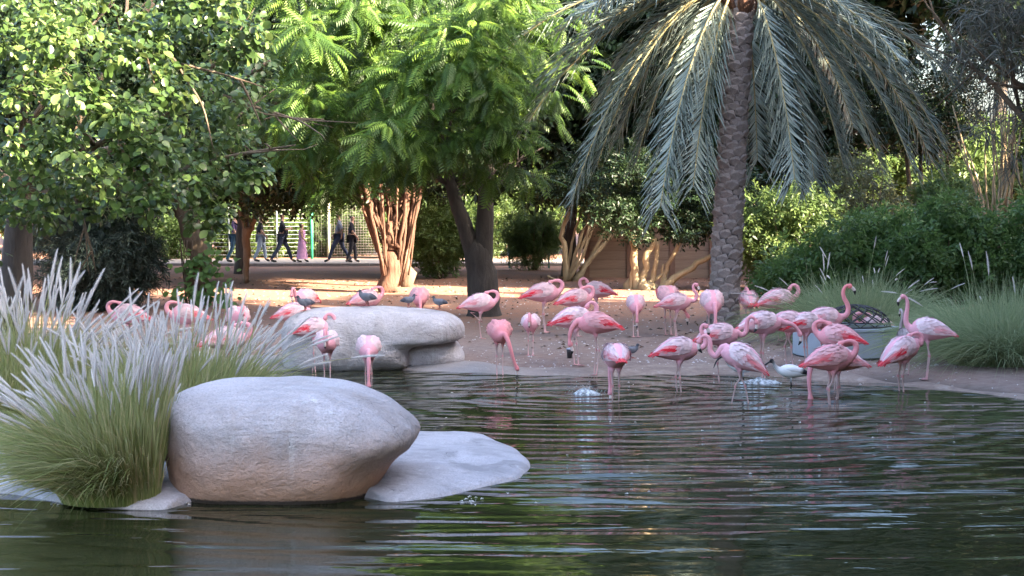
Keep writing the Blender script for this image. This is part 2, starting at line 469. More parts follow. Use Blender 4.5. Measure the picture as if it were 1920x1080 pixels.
def boulder(outline, yc, depth, mat, amp=0.03, base_z=0.0, seed=0.0):
    """outline: pixel silhouette, clockwise; turned into a rounded solid of its own depth about the plane y = yc"""
    pts = np.array([at_depth(a, b, yc)[:] for a, b in outline])[:, [0, 2]]
    pts = catmull(np.c_[np.vstack([pts, pts[:1]]), np.zeros(len(pts) + 1)], 97)[:-1, :2]
    c = np.array([(pts[:, 0].min() + pts[:, 0].max()) / 2, (pts[:, 1].min() + pts[:, 1].max()) / 2])
    rings = []
    tt = np.linspace(-1, 1, 33)
    for u in tt:
        a = u * math.pi / 2
        k = max(math.cos(a), 0.0) ** 0.62
        q = c + (pts - c) * k
        # keep the foot broad so that the solid sits on its base
        rings.append(np.c_[q[:, 0], np.full(len(q), yc + depth * math.copysign(abs(math.sin(a)) ** 0.9, a)), q[:, 1]])
    V = np.concatenate(rings)
    cen3 = np.array([c[0], yc, c[1]])
    d = V - cen3; d /= np.linalg.norm(d, axis=1)[:, None] + 1e-6
    V = V + d * (amp * fbm(V * 1.6 + seed, 4) + amp * .25 * fbm(V * 7 + seed, 2))[:, None]
    n = len(pts); mr_ = len(tt)
    i = np.arange(mr_ - 1)[:, None] * n; j = np.arange(n)[None]; jn = (j + 1) % n
    Q = np.stack([i + j, i + n + j, i + n + jn, i + jn], -1).reshape(-1, 4)
    V = np.concatenate([V, V[:n].mean(0)[None], V[-n:].mean(0)[None]])
    T = np.concatenate([[[len(V) - 2, a, (a + 1) % n] for a in range(n)], [[len(V) - 1, (mr_ - 1) * n + (a + 1) % n, (mr_ - 1) * n + a] for a in range(n)]])
    base = np.array([c[0], yc, base_z])
    return make_mesh("boulder", V - base, [Q, T], mat), base
FB = [(310, 790), (316, 760), (340, 734), (400, 717), (480, 711), (560, 709), (630, 715), (690, 730), (740, 755), (778, 783), (789, 805), (780, 828),
      (758, 846), (736, 868), (722, 898), (706, 932), (660, 952), (560, 962), (450, 962), (372, 953), (334, 928), (318, 875), (311, 830)]
def settle(o, vox):
    r_ = o.modifiers.new("remesh", 'REMESH'); r_.mode = 'VOXEL'; r_.voxel_size = vox; r_.use_smooth_shade = True
    s_ = o.modifiers.new("smooth", 'SMOOTH'); s_.factor = .5; s_.iterations = 4
    return o
me, base = boulder(FB, 15.1, 1.0, M['rock'], 0.034)
tag(settle(obj("boulder", me, loc=base), .025), "big smooth grey boulder at the water's edge in front", "boulder")
BB = [(527, 640), (535, 602), (570, 585), (610, 576), (680, 573), (740, 574), (800, 579), (845, 588), (868, 605), (868, 630), (845, 640), (800, 645),
      (770, 655), (765, 690), (700, 700), (620, 702), (550, 700), (528, 680)]
me, base = boulder(BB, 25.6, 0.62, M['rock_far'], 0.03, 0.1, 4.0)
tag(settle(obj("boulder", me, loc=base), .03), "long pale flat-topped boulder on the far bank with pigeons behind it", "boulder")
me, base = boulder([(742, 650), (800, 636), (850, 636), (868, 655), (872, 675), (850, 690), (780, 694), (745, 690)], 25.9, 0.5, M['rock_far'], 0.03, 0.1, 9.0)
tag(settle(obj("boulder", me, loc=base), .03), "low tan rock tucked under the overhanging end of the long pale boulder", "rock")

# ------------------------------------------------------------------ foliage toolkit
def norm(a): return a / (np.linalg.norm(a, axis=-1, keepdims=True) + 1e-9)
def diamond(w=.28, fold=.06):
    return np.array([[0, 0, 0], [w, .45, fold], [0, 1, -.06], [-w, .45, fold]]), np.array([[0, 1, 2], [0, 2, 3]])
def round_leaf(w=.40):
    V = np.array([[0, 0, 0], [w * .7, .18, .05], [w, .5, .09], [w * .72, .84, .03], [0, 1.0, -.08], [-w * .72, .84, .03], [-w, .5, .09], [-w * .7, .18, .05], [0, .5, 0]])
    T = np.array([[0, 1, 8], [1, 2, 8], [2, 3, 8], [3, 4, 8], [4, 5, 8], [5, 6, 8], [6, 7, 8], [7, 0, 8]])
    return V, T
def xform(V, axis, nrm, pos, size):
    """instances of template V (k,3) -> (n,k,3)"""
    y = norm(axis); z = norm(nrm - y * (nrm * y).sum(-1, keepdims=True)); x = np.cross(y, z)
    Rm = np.stack([x, y, z], 1)
    return np.einsum('kc,ncd->nkd', V, Rm) * np.asarray(size).reshape(-1, 1, 1) + pos[:, None, :]
def instance(V, T, axis, nrm, pos, size, rnd):
    W = xform(V, axis, nrm, pos, size); n, k = W.shape[:2]
    F = (T[None] + (np.arange(n) * k)[:, None, None]).reshape(-1, T.shape[1])
    return W.reshape(-1, 3), F, np.repeat(rnd, k)
def twig_template(rg, n=7, w=.22, L=.42):
    dv, dt = diamond(w)
    VV, TT = [], []
    for i in range(n):
        a = rg.uniform(0, 2 * math.pi); tpos = .15 + .85 * i / n
        ax = norm(np.array([[math.cos(a), .7, .55 * math.sin(a)]])); nr_ = norm(np.array([[rg.normal() * .4, -.2, 1]]))
        V, F, _ = instance(dv, dt, ax, nr_, np.array([[0, tpos - .1, -.12 * tpos ** 2]]), [L * rg.uniform(.75, 1.2)], np.zeros(1))
        TT.append(F + sum(len(x) for x in VV)); VV.append(V)
    return np.concatenate(VV), np.concatenate(TT)
def pinnate_template(n=9, w=.30, L=.34, droop=.30):
    """neem-like compound leaf of unit length"""
    VV, TT = [], []
    lv = np.array([[0, 0, 0], [w * .5, .35, .03], [w * .12, 1, -.10], [-w * .45, .45, .03]]); lt = np.array([[0, 1, 2], [0, 2, 3]])
    def pt(s): return np.array([0, s, -droop * s * s])
    k = 0
    for i in range(n):
        s = .12 + .86 * i / (n - 1)
        for sg in (-1, 1):
            ax = norm(np.array([[sg * 1.0, .55, -.35 - .3 * s]])); nr_ = np.array([[0.12 * sg, .15, 1.0]])
            V, F, _ = instance(lv * np.array([sg, 1, 1]), lt, ax, nr_, pt(s)[None], [L * (1.0 - .45 * abs(s - .45))], np.zeros(1))
            VV.append(V); TT.append(F + k); k += len(V)
    a = np.array([pt(0), pt(.5), pt(1)]); ww = np.array([[.006, 0, 0]])
    V = np.concatenate([a - ww, a + ww]); VV.append(V); TT.append(np.array([[0, 3, 4], [0, 4, 1], [1, 4, 5], [1, 5, 2]]) + k)
    return np.concatenate(VV), np.concatenate(TT)
def crown_points(rg, clumps, n, inner=.45, flat=1.0):
    """clumps: list of (cx,cy,cz,rx,ry,rz). returns pos, outward"""
    C = np.array(clumps, float)
    wt = (C[:, 3] * C[:, 4] + C[:, 3] * C[:, 5] + C[:, 4] * C[:, 5]); wt /= wt.sum()
    k = rg.choice(len(C), n, p=wt)
    d = norm(rg.normal(size=(n, 3)))
    r = inner + (1 - inner) * rg.random(n) ** 0.6
    pos = C[k, :3] + d * C[k, 3:] * r[:, None]
    return pos, d
def sub_clumps(rg, big, n, r, squash=.75):
    """scatter n small clumps of radius r over a big ellipsoid's shell"""
    cx, cy, cz, rx, ry, rz = big
    out = []
    for i in range(n):
        d = norm(rg.normal(size=3)); q = rg.uniform(.55, 1.0)
        s = r * rg.uniform(.6, 1.3)
        out.append((cx + d[0] * rx * q, cy + d[1] * ry * q, cz + d[2] * rz * q, s, s, s * squash))
    return out
SUNW = -np.array(light_dir)
def leaf_mass(rg, clumps, n, size, tmpl, droop=.4, outw=.7, inner=.45, keep=None, rbias=0.0, sunw=0.0):
    pos, o = crown_points(rg, clumps, n, inner)
    if keep is not None:
        kk = keep(pos); pos, o = pos[kk], o[kk]
    n = len(pos)
    ax = norm(o * .8 + rg.normal(size=(n, 3)) * .6 + np.array([0, 0, -droop]))
    nr_ = norm(o * outw + np.array([0, 0, .7]) + sunw * SUNW + rg.normal(size=(n, 3)) * .45)
    sz = size * rg.uniform(.5, 1.35, n)
    rnd = np.clip(.45 + .22 * rg.normal(size=n) + .25 * vnoise(pos * .9) + rbias, 0, 1)
    V, F, r = instance(tmpl[0], tmpl[1], ax, nr_, pos, sz, rnd)
    return V, F, r, (pos, ax, nr_, sz, rnd)
def limb(mb, a, b, r0, r1, rg, wob=.12, n=9, lump=.04, depth=0, kids=0, spread=.5):
    a = np.array(a, float); b = np.array(b, float); L = np.linalg.norm(b - a)
    pts = a + (b - a) * np.linspace(0, 1, n)[:, None]
    pts[1:-1] += wob * L * .3 * np.cumsum(rg.normal(size=(n - 2, 3)), 0) * .35
    mb.tube(pts, np.linspace(r0, r1, n), 8 if r0 > .05 else 5, True, rg.random(), lump, int(rg.integers(1e6)))
    for k in range(kids):
        i = int(rg.integers(n // 2, n - 1))
        d = norm(norm(b - a) + rg.normal(size=3) * spread)
        limb(mb, pts[i], pts[i] + d * L * rg.uniform(.35, .6), r1 * 1.2 + .3 * (r0 - r1) * .5, r1 * .35, rg, wob, 6, lump, depth - 1, kids if depth > 1 else 0, spread) if depth > 0 else None
    return pts

# ------------------------------------------------------------------ shade trees on the near bank (outside the picture, they throw the shade over the pond)
u_ = np.array([-math.sin(SUN_AZ), math.cos(SUN_AZ)]); v_ = np.array([u_[1], -u_[0]])
rg = np.random.default_rng(11)
tw = twig_template(rg, 7, .36, .5)
cl = []
for c_ in [(0, 0, 5.0, 2.9, 2.9, 4.8), (0, 0, 9.5, 2.9, 2.9, 3.9)]: cl += sub_clumps(rg, c_, 55, 1.0)
V, F, r, _ = leaf_mass(rg, cl, 4600, .95, tw, inner=.2)
shade_crown = make_mesh("crown", V, [F], M['dark_leaf'], r)
mb = MB(); limb(mb, (0, 0, -.2), (0.1, 0, 7), .3, .1, rg, depth=2, kids=4)
shade_trunk = mb.build("trunk", M['bark_dark']); shade_trunk_me = shade_trunk.data; bpy.data.objects.remove(shade_trunk)
SHADE_S = -5.0
top_crowns = []
for k in range(4):
    cl = [(rg.uniform(-2.4, 2.4), rg.uniform(-2.4, 2.4), rg.uniform(-.8, 4.2), rr_, rr_, rr_ * .6) for rr_ in rg.uniform(.45, .8, 9 if k < 2 else 17)]
    V, F, r, _ = leaf_mass(rg, cl, 1100 if k < 2 else 2000, .6, tw, inner=.1)
    top_crowns.append(make_mesh("upper_crown", V, [F], M['dark_leaf'], r))
tops = [16, 16, 16, 16.4, 13.9, 16.3, 15.7, 13.6, 11.6, 11.8, 12.4, 13.0]
for k, tp_ in enumerate(tops):
    q = u_ * (SHADE_S + rg.normal() * .35) + v_ * (-1 + 4.4 * k)
    tr = thing("shade_tree", "tall dense tree on the bank to the right of the pond, casting its shade", "tree", (q[0], q[1], gz1(*q)), rg.uniform(0, 6.28), "tall trees on the near bank")
    tr.scale = (1.0, 1.0, tp_ / 13.3)
    obj("trunk", shade_trunk_me, tr); obj("crown", shade_crown, tr)
    if k in (5, 8):
        o = obj("upper_crown", top_crowns[k % 2 + (2 if k > 7 else 0)], tr); o.scale = (1, 1, 13.3 / tp_); o.location = (0, 0, 13.3)

# ------------------------------------------------------------------ background trees
rg = np.random.default_rng(21)
bg = []
for k in range(3):
    tw = twig_template(rg, 7, .24, .42)
    cl = sub_clumps(rg, (0, 0, 6.6, 3.3, 2.8, 4.3), 75, .95) + sub_clumps(rg, (0, 0, 6.0, 2.0, 1.8, 3.4), 14, 1.0)
    V, F, r, _ = leaf_mass(rg, cl, 5200, .58, tw, inner=.3)
    mb = MB()
    top = limb(mb, (0, 0, -.2), (rg.normal() * .4, 0, 5.5), .24, .08, rg, kids=5, depth=2)
    o = mb.build("trunk", M['bark_dark']); tm = o.data; bpy.data.objects.remove(o)
    bg.append((make_mesh("crown", V, [F], M['dark_leaf'], r), tm))
A = [(-15.5, 47, 1.0), (-11.5, 50, 1.05), (-8.6, 53, 1.0), (-3.6, 50, .95), (-2.1, 53, 1.0), (1.7, 51, 1.0), (4.4, 51, 1.05), (8, 52.5, 1.0), (-18, 56, 1.1), (-13.0, 39, .95), (-9.3, 36, .8)]
for k, (x, y, s) in enumerate(A):
    tr = thing("background_tree", "dark leafy tree behind the sandy yard, its crown hanging low over the ground", "tree", (x, y, gz1(x, y)), rg.uniform(0, 6.28), "dark trees behind the yard")
    tr.scale = (s, s, s * rg.uniform(.95, 1.1))
    c_, t_ = bg[k % 3]
    obj("trunk", t_, tr); obj("crown", c_, tr)
# tall row far behind; unseen trees added right of the yard to block sun
tw = twig_template(rg, 8, .26, .42)
cl = sub_clumps(rg, (0, 0, 11.5, 4.0, 3.4, 5.2), 90, 1.3) + sub_clumps(rg, (0, 0, 11, 2.4, 2.2, 4), 20, 1.4)
V, F, r, _ = leaf_mass(rg, cl, 7000, .85, tw, inner=.25)
tall_crown = make_mesh("crown", V, [F], M['dark_leaf'], r)
mb = MB(); limb(mb, (0, 0, -.2), (.3, 0, 10), .38, .12, rg, kids=5, depth=2)
o = mb.build("trunk", M['bark_dark']); tall_trunk = o.data; bpy.data.objects.remove(o)
for k, x in enumerate(np.arange(-40, 44, 6.2)):
    y = 79 + 4 * math.sin(k * 1.7)
    tr = thing("tall_tree", "tall dark tree closing the view far behind the fence", "tree", (x, y, .1), rg.uniform(0, 6.28), "tall trees far behind")
    sc_ = rg.uniform(1.1, 1.3); tr.scale = (sc_, sc_, sc_ * 1.25)
    obj("trunk", tall_trunk, tr); obj("crown", tall_crown, tr)
for k, (sv, vv, hh) in enumerate([(5, 43.6, 1.32), (4.6, 47.6, 1.36), (2, 52.0, .9)]):
    q = u_ * sv + v_ * vv
    tr = thing("tall_tree", "unseen tall tree added right of the yard to shade the trees behind", "tree", (q[0], q[1], .1), rg.uniform(0, 6.28), "unseen trees added for shade right of the yard")
    tr.scale = (1.0, 1.0, hh)
    obj("trunk", tall_trunk, tr); obj("crown", tall_crown, tr)
# far row, sunlit
bgl = []
for k in range(2):
    tw = twig_template(rg, 7, .26, .45)
    cl = sub_clumps(rg, (0, 0, 4.0, 3.0, 2.6, 3.4), 60, .9)
    V, F, r, _ = leaf_mass(rg, cl, 3200, .7, tw, inner=.3)
    bgl.append(make_mesh("crown", V, [F], M['bright_leaf'], r))
for k, x in enumerate(np.arange(-34, 38, 4.3)):
    y = 71.5 + 2 * math.sin(k * 2.1) + rg.normal() * .5
    tr = thing("far_tree", "sunlit green tree in the row beyond the fence", "tree", (x, y, .1), rg.uniform(0, 6.28), "sunlit trees beyond the fence")
    s = rg.uniform(.7, .95); tr.scale = (s, s, s)
    obj("trunk", bg[k % 3][1], tr); obj("crown", bgl[k % 2], tr)

# ------------------------------------------------------------------ yard shrubs
def shrub(name, label, cat, px, py, d, half_w, h, mat, n, size, tw, seed, clr=.45, zc=.5, flat=.8, group=None):
    rg = np.random.default_rng(seed)
    c = at_depth(px, py, d); c.z = gz1(c.x, c.y)
    t_ = thing(name, label, cat, c, 0, group)
    cl = sub_clumps(rg, (0, 0, h * zc, half_w * .85, half_w * flat * .85, h * .42), int(40), clr)
    cl += [(0, 0, h * zc * .8, half_w * .7, half_w * flat * .7, h * .4)]
    V, F, r, _ = leaf_mass(rg, cl, n, size, tw, inner=.35)
    V[:, 2] = np.maximum(V[:, 2], .01)
    obj("foliage", make_mesh("foliage", V, [F], mat, r), t_)
    mb = MB()
    for k in range(6):
        a = rg.uniform(0, 6.28); limb(mb, (.1 * math.cos(a), .1 * math.sin(a), -.05), (half_w * .6 * math.cos(a), half_w * .5 * math.sin(a), h * .7), .035, .01, rg)
    mb.build("stems", M['bark_brown'], t_)
    return t_
rg = np.random.default_rng(5)
TW = twig_template(rg, 8, .22, .36); TWN = twig_template(rg, 10, .08, .42)
shrub("shrub", "bright sunlit pale green shrub between the fig trunk and the dark forked trunk", "shrub", 825, 520, 50, .95, 2.4, M['bright_leaf'], 2600, .30, TW, 31)
shrub("shrub", "rounded grey-green shrub right of the dark forked trunk, before the pale stems", "shrub", 1000, 495, 55, 1.15, 2.3, M['bright_leaf'], 3000, .26, TWN, 32, .38)
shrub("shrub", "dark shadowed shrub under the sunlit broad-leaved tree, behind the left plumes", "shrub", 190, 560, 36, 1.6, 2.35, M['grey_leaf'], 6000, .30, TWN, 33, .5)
for k, (px, d, wd, h) in enumerate([(520, 67, 1.7, 2.6), (640, 68, 1.6, 2.2), (760, 66, 1.5, 2.8), (420, 66, 1.3, 2.6), (300, 64, 1.7, 2.4), (905, 66, 1.4, 2.8), (1000, 70, 1.6, 3.4), (150, 60, 1.6, 2.6)]):
    shrub("shrub", "sunlit bush in the hedge behind the wire fence", "shrub", px, 490, d, wd, h, M['bright_leaf'], 1500, .42, TW, 40 + k, .6, group="bushes behind the fence")
# big bush on the right bank, in the shade
rg = np.random.default_rng(61)
c = at_depth(1690, 560, 33.5)
t_ = thing("bush", "huge rounded green bush filling the shaded bank behind the feeding trough", "bush", (c.x, c.y, gz1(c.x, c.y)))
cl = []
for q, nn in [((-0.6, 0, 1.0, 2.2, 1.4, .95), 40), ((1.6, .3, 1.05, 2.2, 1.5, .95), 40), ((0.6, .2, 1.55, 1.5, 1.2, .75), 30), ((-1.9, -.2, .75, 1.0, 1.0, .75), 18), ((3.6, .2, 1.2, 1.9, 1.4, 1.2), 30)]:
    cl += sub_clumps(rg, q, nn, .42)
V, F, r, _ = leaf_mass(rg, cl, 11000, .34, TW, inner=.3)
V[:, 2] = np.maximum(V[:, 2], .01)
obj("foliage", make_mesh("foliage", V, [F], M['bush_leaf'], r), t_)
mb = MB()
for k in range(12):
    a = rg.uniform(0, 6.28); limb(mb, (rg.uniform(-1, 2), .2 * math.sin(a), -.05), (rg.uniform(-2, 3.5), .8 * math.sin(a), 1.6), .04, .012, rg)
mb.build("stems", M['bark_brown'], t_)
# sunlit leafy trees right of the palm, behind that bush
for k, (px, py, d, wd, h, mt, lab) in enumerate([
        (1470, 530, 43, 1.5, 3.0, 'bright_leaf', "yellow-green sunlit shrub between the palm trunk and the huge bush"),
        (1600, 520, 47, 1.8, 4.3, 'olive_leaf', "olive sunlit shrub behind the huge bush, under the right palm fronds"),
        (1800, 520, 50, 2.0, 3.6, 'bright_leaf', "light green sunlit shrub at the foot of the tan bamboo stems")]):
    shrub("shrub", lab, "shrub", px, py, d, wd, h, M[mt], 2800, .36, TW, 70 + k, .6)

def stem_tree(name, label, cat, stems, d, mat, base_px, part="stem", n=7):
    b = at_depth(base_px[0], base_px[1], d); b.z = gz1(b.x, b.y)
    t_ = thing(name, label, cat, b)
    rg = np.random.default_rng(int(base_px[0]))
    for pts, r0, r1 in stems:
        w3 = np.array([at_depth(a, b_, d + dy)[:] for (a, b_, dy) in [(p_ + (0,))[:3] for p_ in pts]])
        w3 = catmull(w3, 12) if len(w3) > 2 else np.array([w3[0] + (w3[1] - w3[0]) * s for s in np.linspace(0, 1, 8)])
        w3[1:-1] += rg.normal(size=(len(w3) - 2, 3)) * r0 * .22
        mb = MB(); mb.tube(w3 - np.array(b), np.linspace(r0, r1, len(w3)), n, True, .5, .10, int(rg.integers(1e6)))
        mb.build(part, mat, t_)
    return t_, b
# pale many-stemmed bush left of the palm (leftmost of two)
s1 = [([(1063, 531), (1060, 470), (1054, 430), (1076, 380)], .10, .05), ([(1066, 531), (1082, 465), (1098, 422), (1112, 392)], .07, .03),
      ([(1072, 531, .2), (1108, 482, .2), (1132, 440), (1165, 405)], .075, .03), ([(1078, 531, -.2), (1120, 472), (1170, 418)], .085, .035),
      ([(1064, 505, .2), (1076, 440, .3), (1092, 396)], .05, .025), ([(1076, 505, -.1), (1100, 440), (1128, 395)], .05, .025), ([(1086, 505, .2), (1140, 445)], .045, .02),
      ([(1090, 490), (1112, 430), (1140, 398)], .045, .02), ([(1068, 525, -.2), (1096, 470, -.3), (1106, 400, -.3)], .05, .02)]
ms1, b1 = stem_tree("stemmed_shrub", "sunlit cream many-stemmed shrub fanning out behind the flamingos, left of the palm", "shrub", s1, 48, M['bark_pale'], (1072, 530))
s2 = [([(1196, 556), (1190, 500), (1187, 440)], .12, .08), ([(1200, 556, .1), (1210, 502), (1226, 445)], .11, .07), ([(1217, 556), (1226, 510), (1234, 452)], .085, .05),
      ([(1236, 550, -.1), (1250, 502), (1275, 455)], .08, .05), ([(1226, 556, -.2), (1262, 524, -.2), (1300, 498, -.1), (1345, 470)], .12, .06),
      ([(1242, 530), (1243, 495)], .05, .03), ([(1205, 556, -.2), (1222, 530), (1244, 512)], .06, .03), ([(1180, 556), (1185, 520), (1192, 470)], .06, .03)]
ms2, b2 = stem_tree("stemmed_shrub", "sunlit cream shrub with thick leaning stems touching the left side of the palm trunk", "shrub", s2, 44, M['bark_pale'], (1215, 552))
rg = np.random.default_rng(81)
mb = MB()
for k in range(7):
    q = np.array([rg.uniform(-.5, .35), rg.uniform(-.35, .2), 0]); mb.tube([q + [0, 0, -.1], q + [0, 0, .12], q + [0, 0, rg.uniform(.16, .35)]], [.2, .17, .03], 8, True, .5, .15, k)
mb.build("root_mound", M['bark_pale'], ms2)
for par, b, boxes, seed in [(ms1, b1, [(.35, .1, 2.75, 1.35, 1.1, .75), (1.2, .2, 3.0, 1.2, 1.0, 1.0)], 82), (ms2, b2, [(.5, .2, 2.15, 1.5, 1.0, .9), (-.3, .2, 2.6, 1.5, 1.0, 1.1), (1.6, .3, 2.4, 1.3, 1, .9)], 83)]:
    rg = np.random.default_rng(seed); cl = []
    for q in boxes: cl += sub_clumps(rg, q, 26, .38)
    V, F, r, _ = leaf_mass(rg, cl, 3800, .30, TW, inner=.3)
    obj("foliage", make_mesh("foliage", V, [F], M['dark_leaf'], r), par)

# fig tree with hanging roots
s3 = [([(734, 566), (733, 540), (730, 495), (737, 430), (742, 385)], .36, .10), ([(738, 470), (720, 430), (700, 395), (682, 350)], .12, .06),
      ([(735, 470, -.1), (735, 430, -.1), (748, 395), (755, 350)], .15, .09), ([(745, 465, -.2), (760, 420, -.1), (772, 390), (780, 350)], .09, .05)]
fig, bf = stem_tree("fig_tree", "sunlit fig tree with ropy hanging roots around a lumpy pink-brown trunk", "tree", s3, 43, M['bark_fig'], (733, 558), "trunk", 12)
rg = np.random.default_rng(91)
for k in range(30):
    x0 = rg.uniform(672, 808); x1 = 737 + (x0 - 735) * rg.uniform(.2, .6); y1 = rg.uniform(430, 535)
    dy = rg.uniform(-.5, .3)
    w3 = np.array([at_depth(x0, 345, 43 + dy), at_depth(x0 * .7 + x1 * .3, 400, 43 + dy), at_depth(x1, y1, 43 + dy * .6)])
    w3 = catmull(w3, 10); w3[1:-1] += rg.normal(size=(8, 3)) * .012
    mb = MB(); mb.tube(w3 - np.array(bf), np.linspace(.06, .028, 10) * rg.uniform(.6, 1.4), 6, True, .5, .1, k)
    mb.build("aerial_root", M['bark_fig'], fig)
cl = []
for q in [(.2, .5, 4.6, 3.2, 2.2, 1.7), (-1.4, .4, 4.2, 2.0, 1.8, 1.4), (.4, .5, 7.2, 3.2, 2.4, 2.2)]: cl += sub_clumps(rg, q, 50, .7)
V, F, r, _ = leaf_mass(rg, cl, 5200, .5, TW, inner=.3)
obj("crown", make_mesh("crown", V, [F], M['dark_leaf'], r), fig)
st, bs = stem_tree("bare_trunk", "dark slanting trunk leaning just behind the lumpy sunlit fig trunk", "tree",
                   [([(768, 545), (760, 490), (744, 430), (722, 350)], .2, .13)], 45.5, M['bark_brown'], (768, 545), "trunk", 10)
cl = sub_clumps(rg, (-.6, .3, 4.6, 2.0, 1.6, 1.6), 30, .6)
V, F, r, _ = leaf_mass(rg, cl, 1800, .5, TW, inner=.3)
obj("crown", make_mesh("crown", V, [F], M['dark_leaf'], r), st)
# thin tree with the pointed base
st, bs = stem_tree("thin_tree", "thin dark forked tree in front of the walking people", "tree",
                   [([(461, 531), (461, 490), (463, 455), (464, 425)], .07, .14), ([(463, 440), (455, 400), (452, 340)], .10, .05), ([(464, 440), (478, 400), (490, 340)], .09, .05)], 46, M['bark_brown'], (461, 530), "trunk", 8)
cl = sub_clumps(rg, (.6, .3, 3.5, 2.8, 1.6, 1.4), 50, .6)
V, F, r, _ = leaf_mass(rg, cl, 3000, .5, TW, inner=.3)
obj("crown", make_mesh("crown", V, [F], M['dark_leaf'], r), st)
# leaning tree with creeper
st, bl = stem_tree("leaning_tree", "brown leaning trunk wrapped by a green creeper behind the plumes", "tree",
                   [([(378, 560), (372, 500), (356, 430), (338, 370), (322, 300)], .26, .17)], 37, M['bark_brown'], (375, 556), "trunk", 12)
rg = np.random.default_rng(93)
cl = sub_clumps(rg, (-.9, .4, 5.2, 3.0, 1.8, 1.9), 60, .65)
V, F, r, _ = leaf_mass(rg, cl, 3600, .42, TW, inner=.3)
obj("crown", make_mesh("crown", V, [F], M['dark_leaf'], r), st)
RL = round_leaf(.38)
leaf_mesh = [make_mesh("leaf", RL[0] * [1, 1, 1], [RL[1]], M['bush_leaf'], np.full(9, q)) for q in (.5, .75, 1.0)]
cr = thing("creeper", "light green creeper with rounded leaves climbing the leaning brown trunk", "creeper", bl)
mb = MB()
for k in range(5):
    a = rg.uniform(0, 6.28)
    w3 = np.array([[.3 * math.cos(a + .8 * s), .3 * math.sin(a + .8 * s) - .05, s * 1.5] for s in np.linspace(0, 1, 8)]) + [[-.12 * s, 0, 0] for s in np.linspace(0, 1, 8)]
    mb.tube(w3, .012, 5)
mb.build("vine_stem", M['bark_brown'], cr)
def place_leaf(me, parent, pos, ax, nr_, sz, name="leaf"):
    y = Vector(ax).normalized(); z = (Vector(nr_) - y * Vector(nr_).dot(y)).normalized(); x = y.cross(z)
    Mx = Matrix((x, y, z)).transposed().to_4x4() @ Matrix.Scale(sz, 4)
    Mx.translation = Vector(pos)
    o = bpy.data.objects.new(name, me); COL.objects.link(o); o.parent = parent; o.matrix_basis = Mx
    return o
for k in range(230):
    if k < 120: q = np.array([rg.normal(.12, .32), rg.uniform(-.55, -.1), abs(rg.normal(.25, .2))])
    else: q = np.array([rg.normal(.12, .30), rg.uniform(-.5, 0), rg.normal(.95, .22)])
    place_leaf(leaf_mesh[k % 3], cr, q, norm(np.array([rg.normal(), -.6, -.5])), norm(np.array([rg.normal() * .4, -.6, .8])), rg.uniform(.12, .2))

# ------------------------------------------------------------------ broad-leaved tree at left (sunlit)
rg = np.random.default_rng(101)
tb = at_depth(10, 540, 27.5); tb.z = gz1(tb.x, tb.y)
ft = thing("broadleaf_tree", "broad round-leaved tree whose lit branches fill the upper left", "tree", tb)
mb = MB(); limb(mb, (0, 0, -.2), (.35, 0, 2.6), .33, .2, rg, .05)
mb.build("trunk", M['bark_dark'], ft)
mb = MB()
for e in [(2.4, -2.5, 3.6), (3.8, -3.4, 3.0), (1.2, -3.6, 4.6), (-1.5, -2, 4.5), (4.6, -1.5, 4.6), (2.6, -.5, 5.6)]:
    limb(mb, (.35, 0, 2.5), e, .12, .03, rg, .12, 9, .05, 2, 3)
mb.build("branches", M['bark_brown'], ft)
def P3(px, py, d): return np.array(at_depth(px, py, d)) - np.array(tb)
cl = []
for (px, py, d, r_) in [(60, 60, 23, .8), (150, 110, 22.4, .75), (240, 160, 22, .7), (300, 110, 22.5, .6), (90, 200, 22.3, .75), (180, 240, 21.8, .7), (270, 250, 21.7, .6), (320, 190, 22, .45),
                        (230, 330, 21.6, .42), (300, 310, 21.8, .4), (270, 370, 21.7, .25), (60, 290, 22.6, .7), (140, 320, 22.8, .6), (30, 380, 23.2, .45), (20, 150, 23, .8), (380, 30, 22.6, .5), (440, 60, 22.4, .32),
                        (210, 30, 23.5, .8), (320, 30, 23.5, .7), (20, 20, 24, .8), (100, 10, 24, .7), (-120, 120, 24, 1.3), (-120, 300, 25, 1.2), (440, 180, 24.5, .6), (400, 280, 24, .5),
                        (430, 320, 23.5, .45), (480, 340, 23.3, .35), (380, 370, 23, .3), (400, 395, 23.0, .16), (450, 240, 25, .6), (350, 330, 24, .4), (230, 280, 24.5, .9), (120, 250, 25, 1.0), (330, 200, 25, .9), (60, 340, 26, .9), (-20, 420, 26, .6), (180, 360, 25.5, .6), (180, 100, 26, 1.2), (380, 120, 26, 1.0)]:
    q = P3(px, py, d); cl += sub_clumps(rg, (*q, r_, r_ * .9, r_ * .85), max(3, int(9 * r_)), .30)
V, F, r, info = leaf_mass(rg, cl, 12500, .115, RL, droop=.45, outw=.5, inner=.25, sunw=.6)
pos, ax, nr_, sz, rnd = info
# the 300 leaves that show largest are parts, the rest one mass
pw = pos + np.array(tb)
near = np.argsort(pw[:, 1] + (pw[:, 2] > 5.6) * 50 + (np.abs(pw[:, 0] / pw[:, 1]) > .305) * 50)[:300]
mask = np.ones(len(pos), bool); mask[near] = False
V, F, r = instance(RL[0], RL[1], ax[mask], nr_[mask], pos[mask], sz[mask], rnd[mask])
obj("foliage", make_mesh("foliage", V, [F], M['ficus_leaf'], r), ft, kind="stuff")
lm = [make_mesh("leaf", RL[0], [RL[1]], M['ficus_leaf'], np.full(9, q)) for q in (.35, .55, .75, .95)]
for k in near: place_leaf(lm[int(rnd[k] * 3.99)], ft, pos[k], ax[k], nr_[k], sz[k] * 1.12)
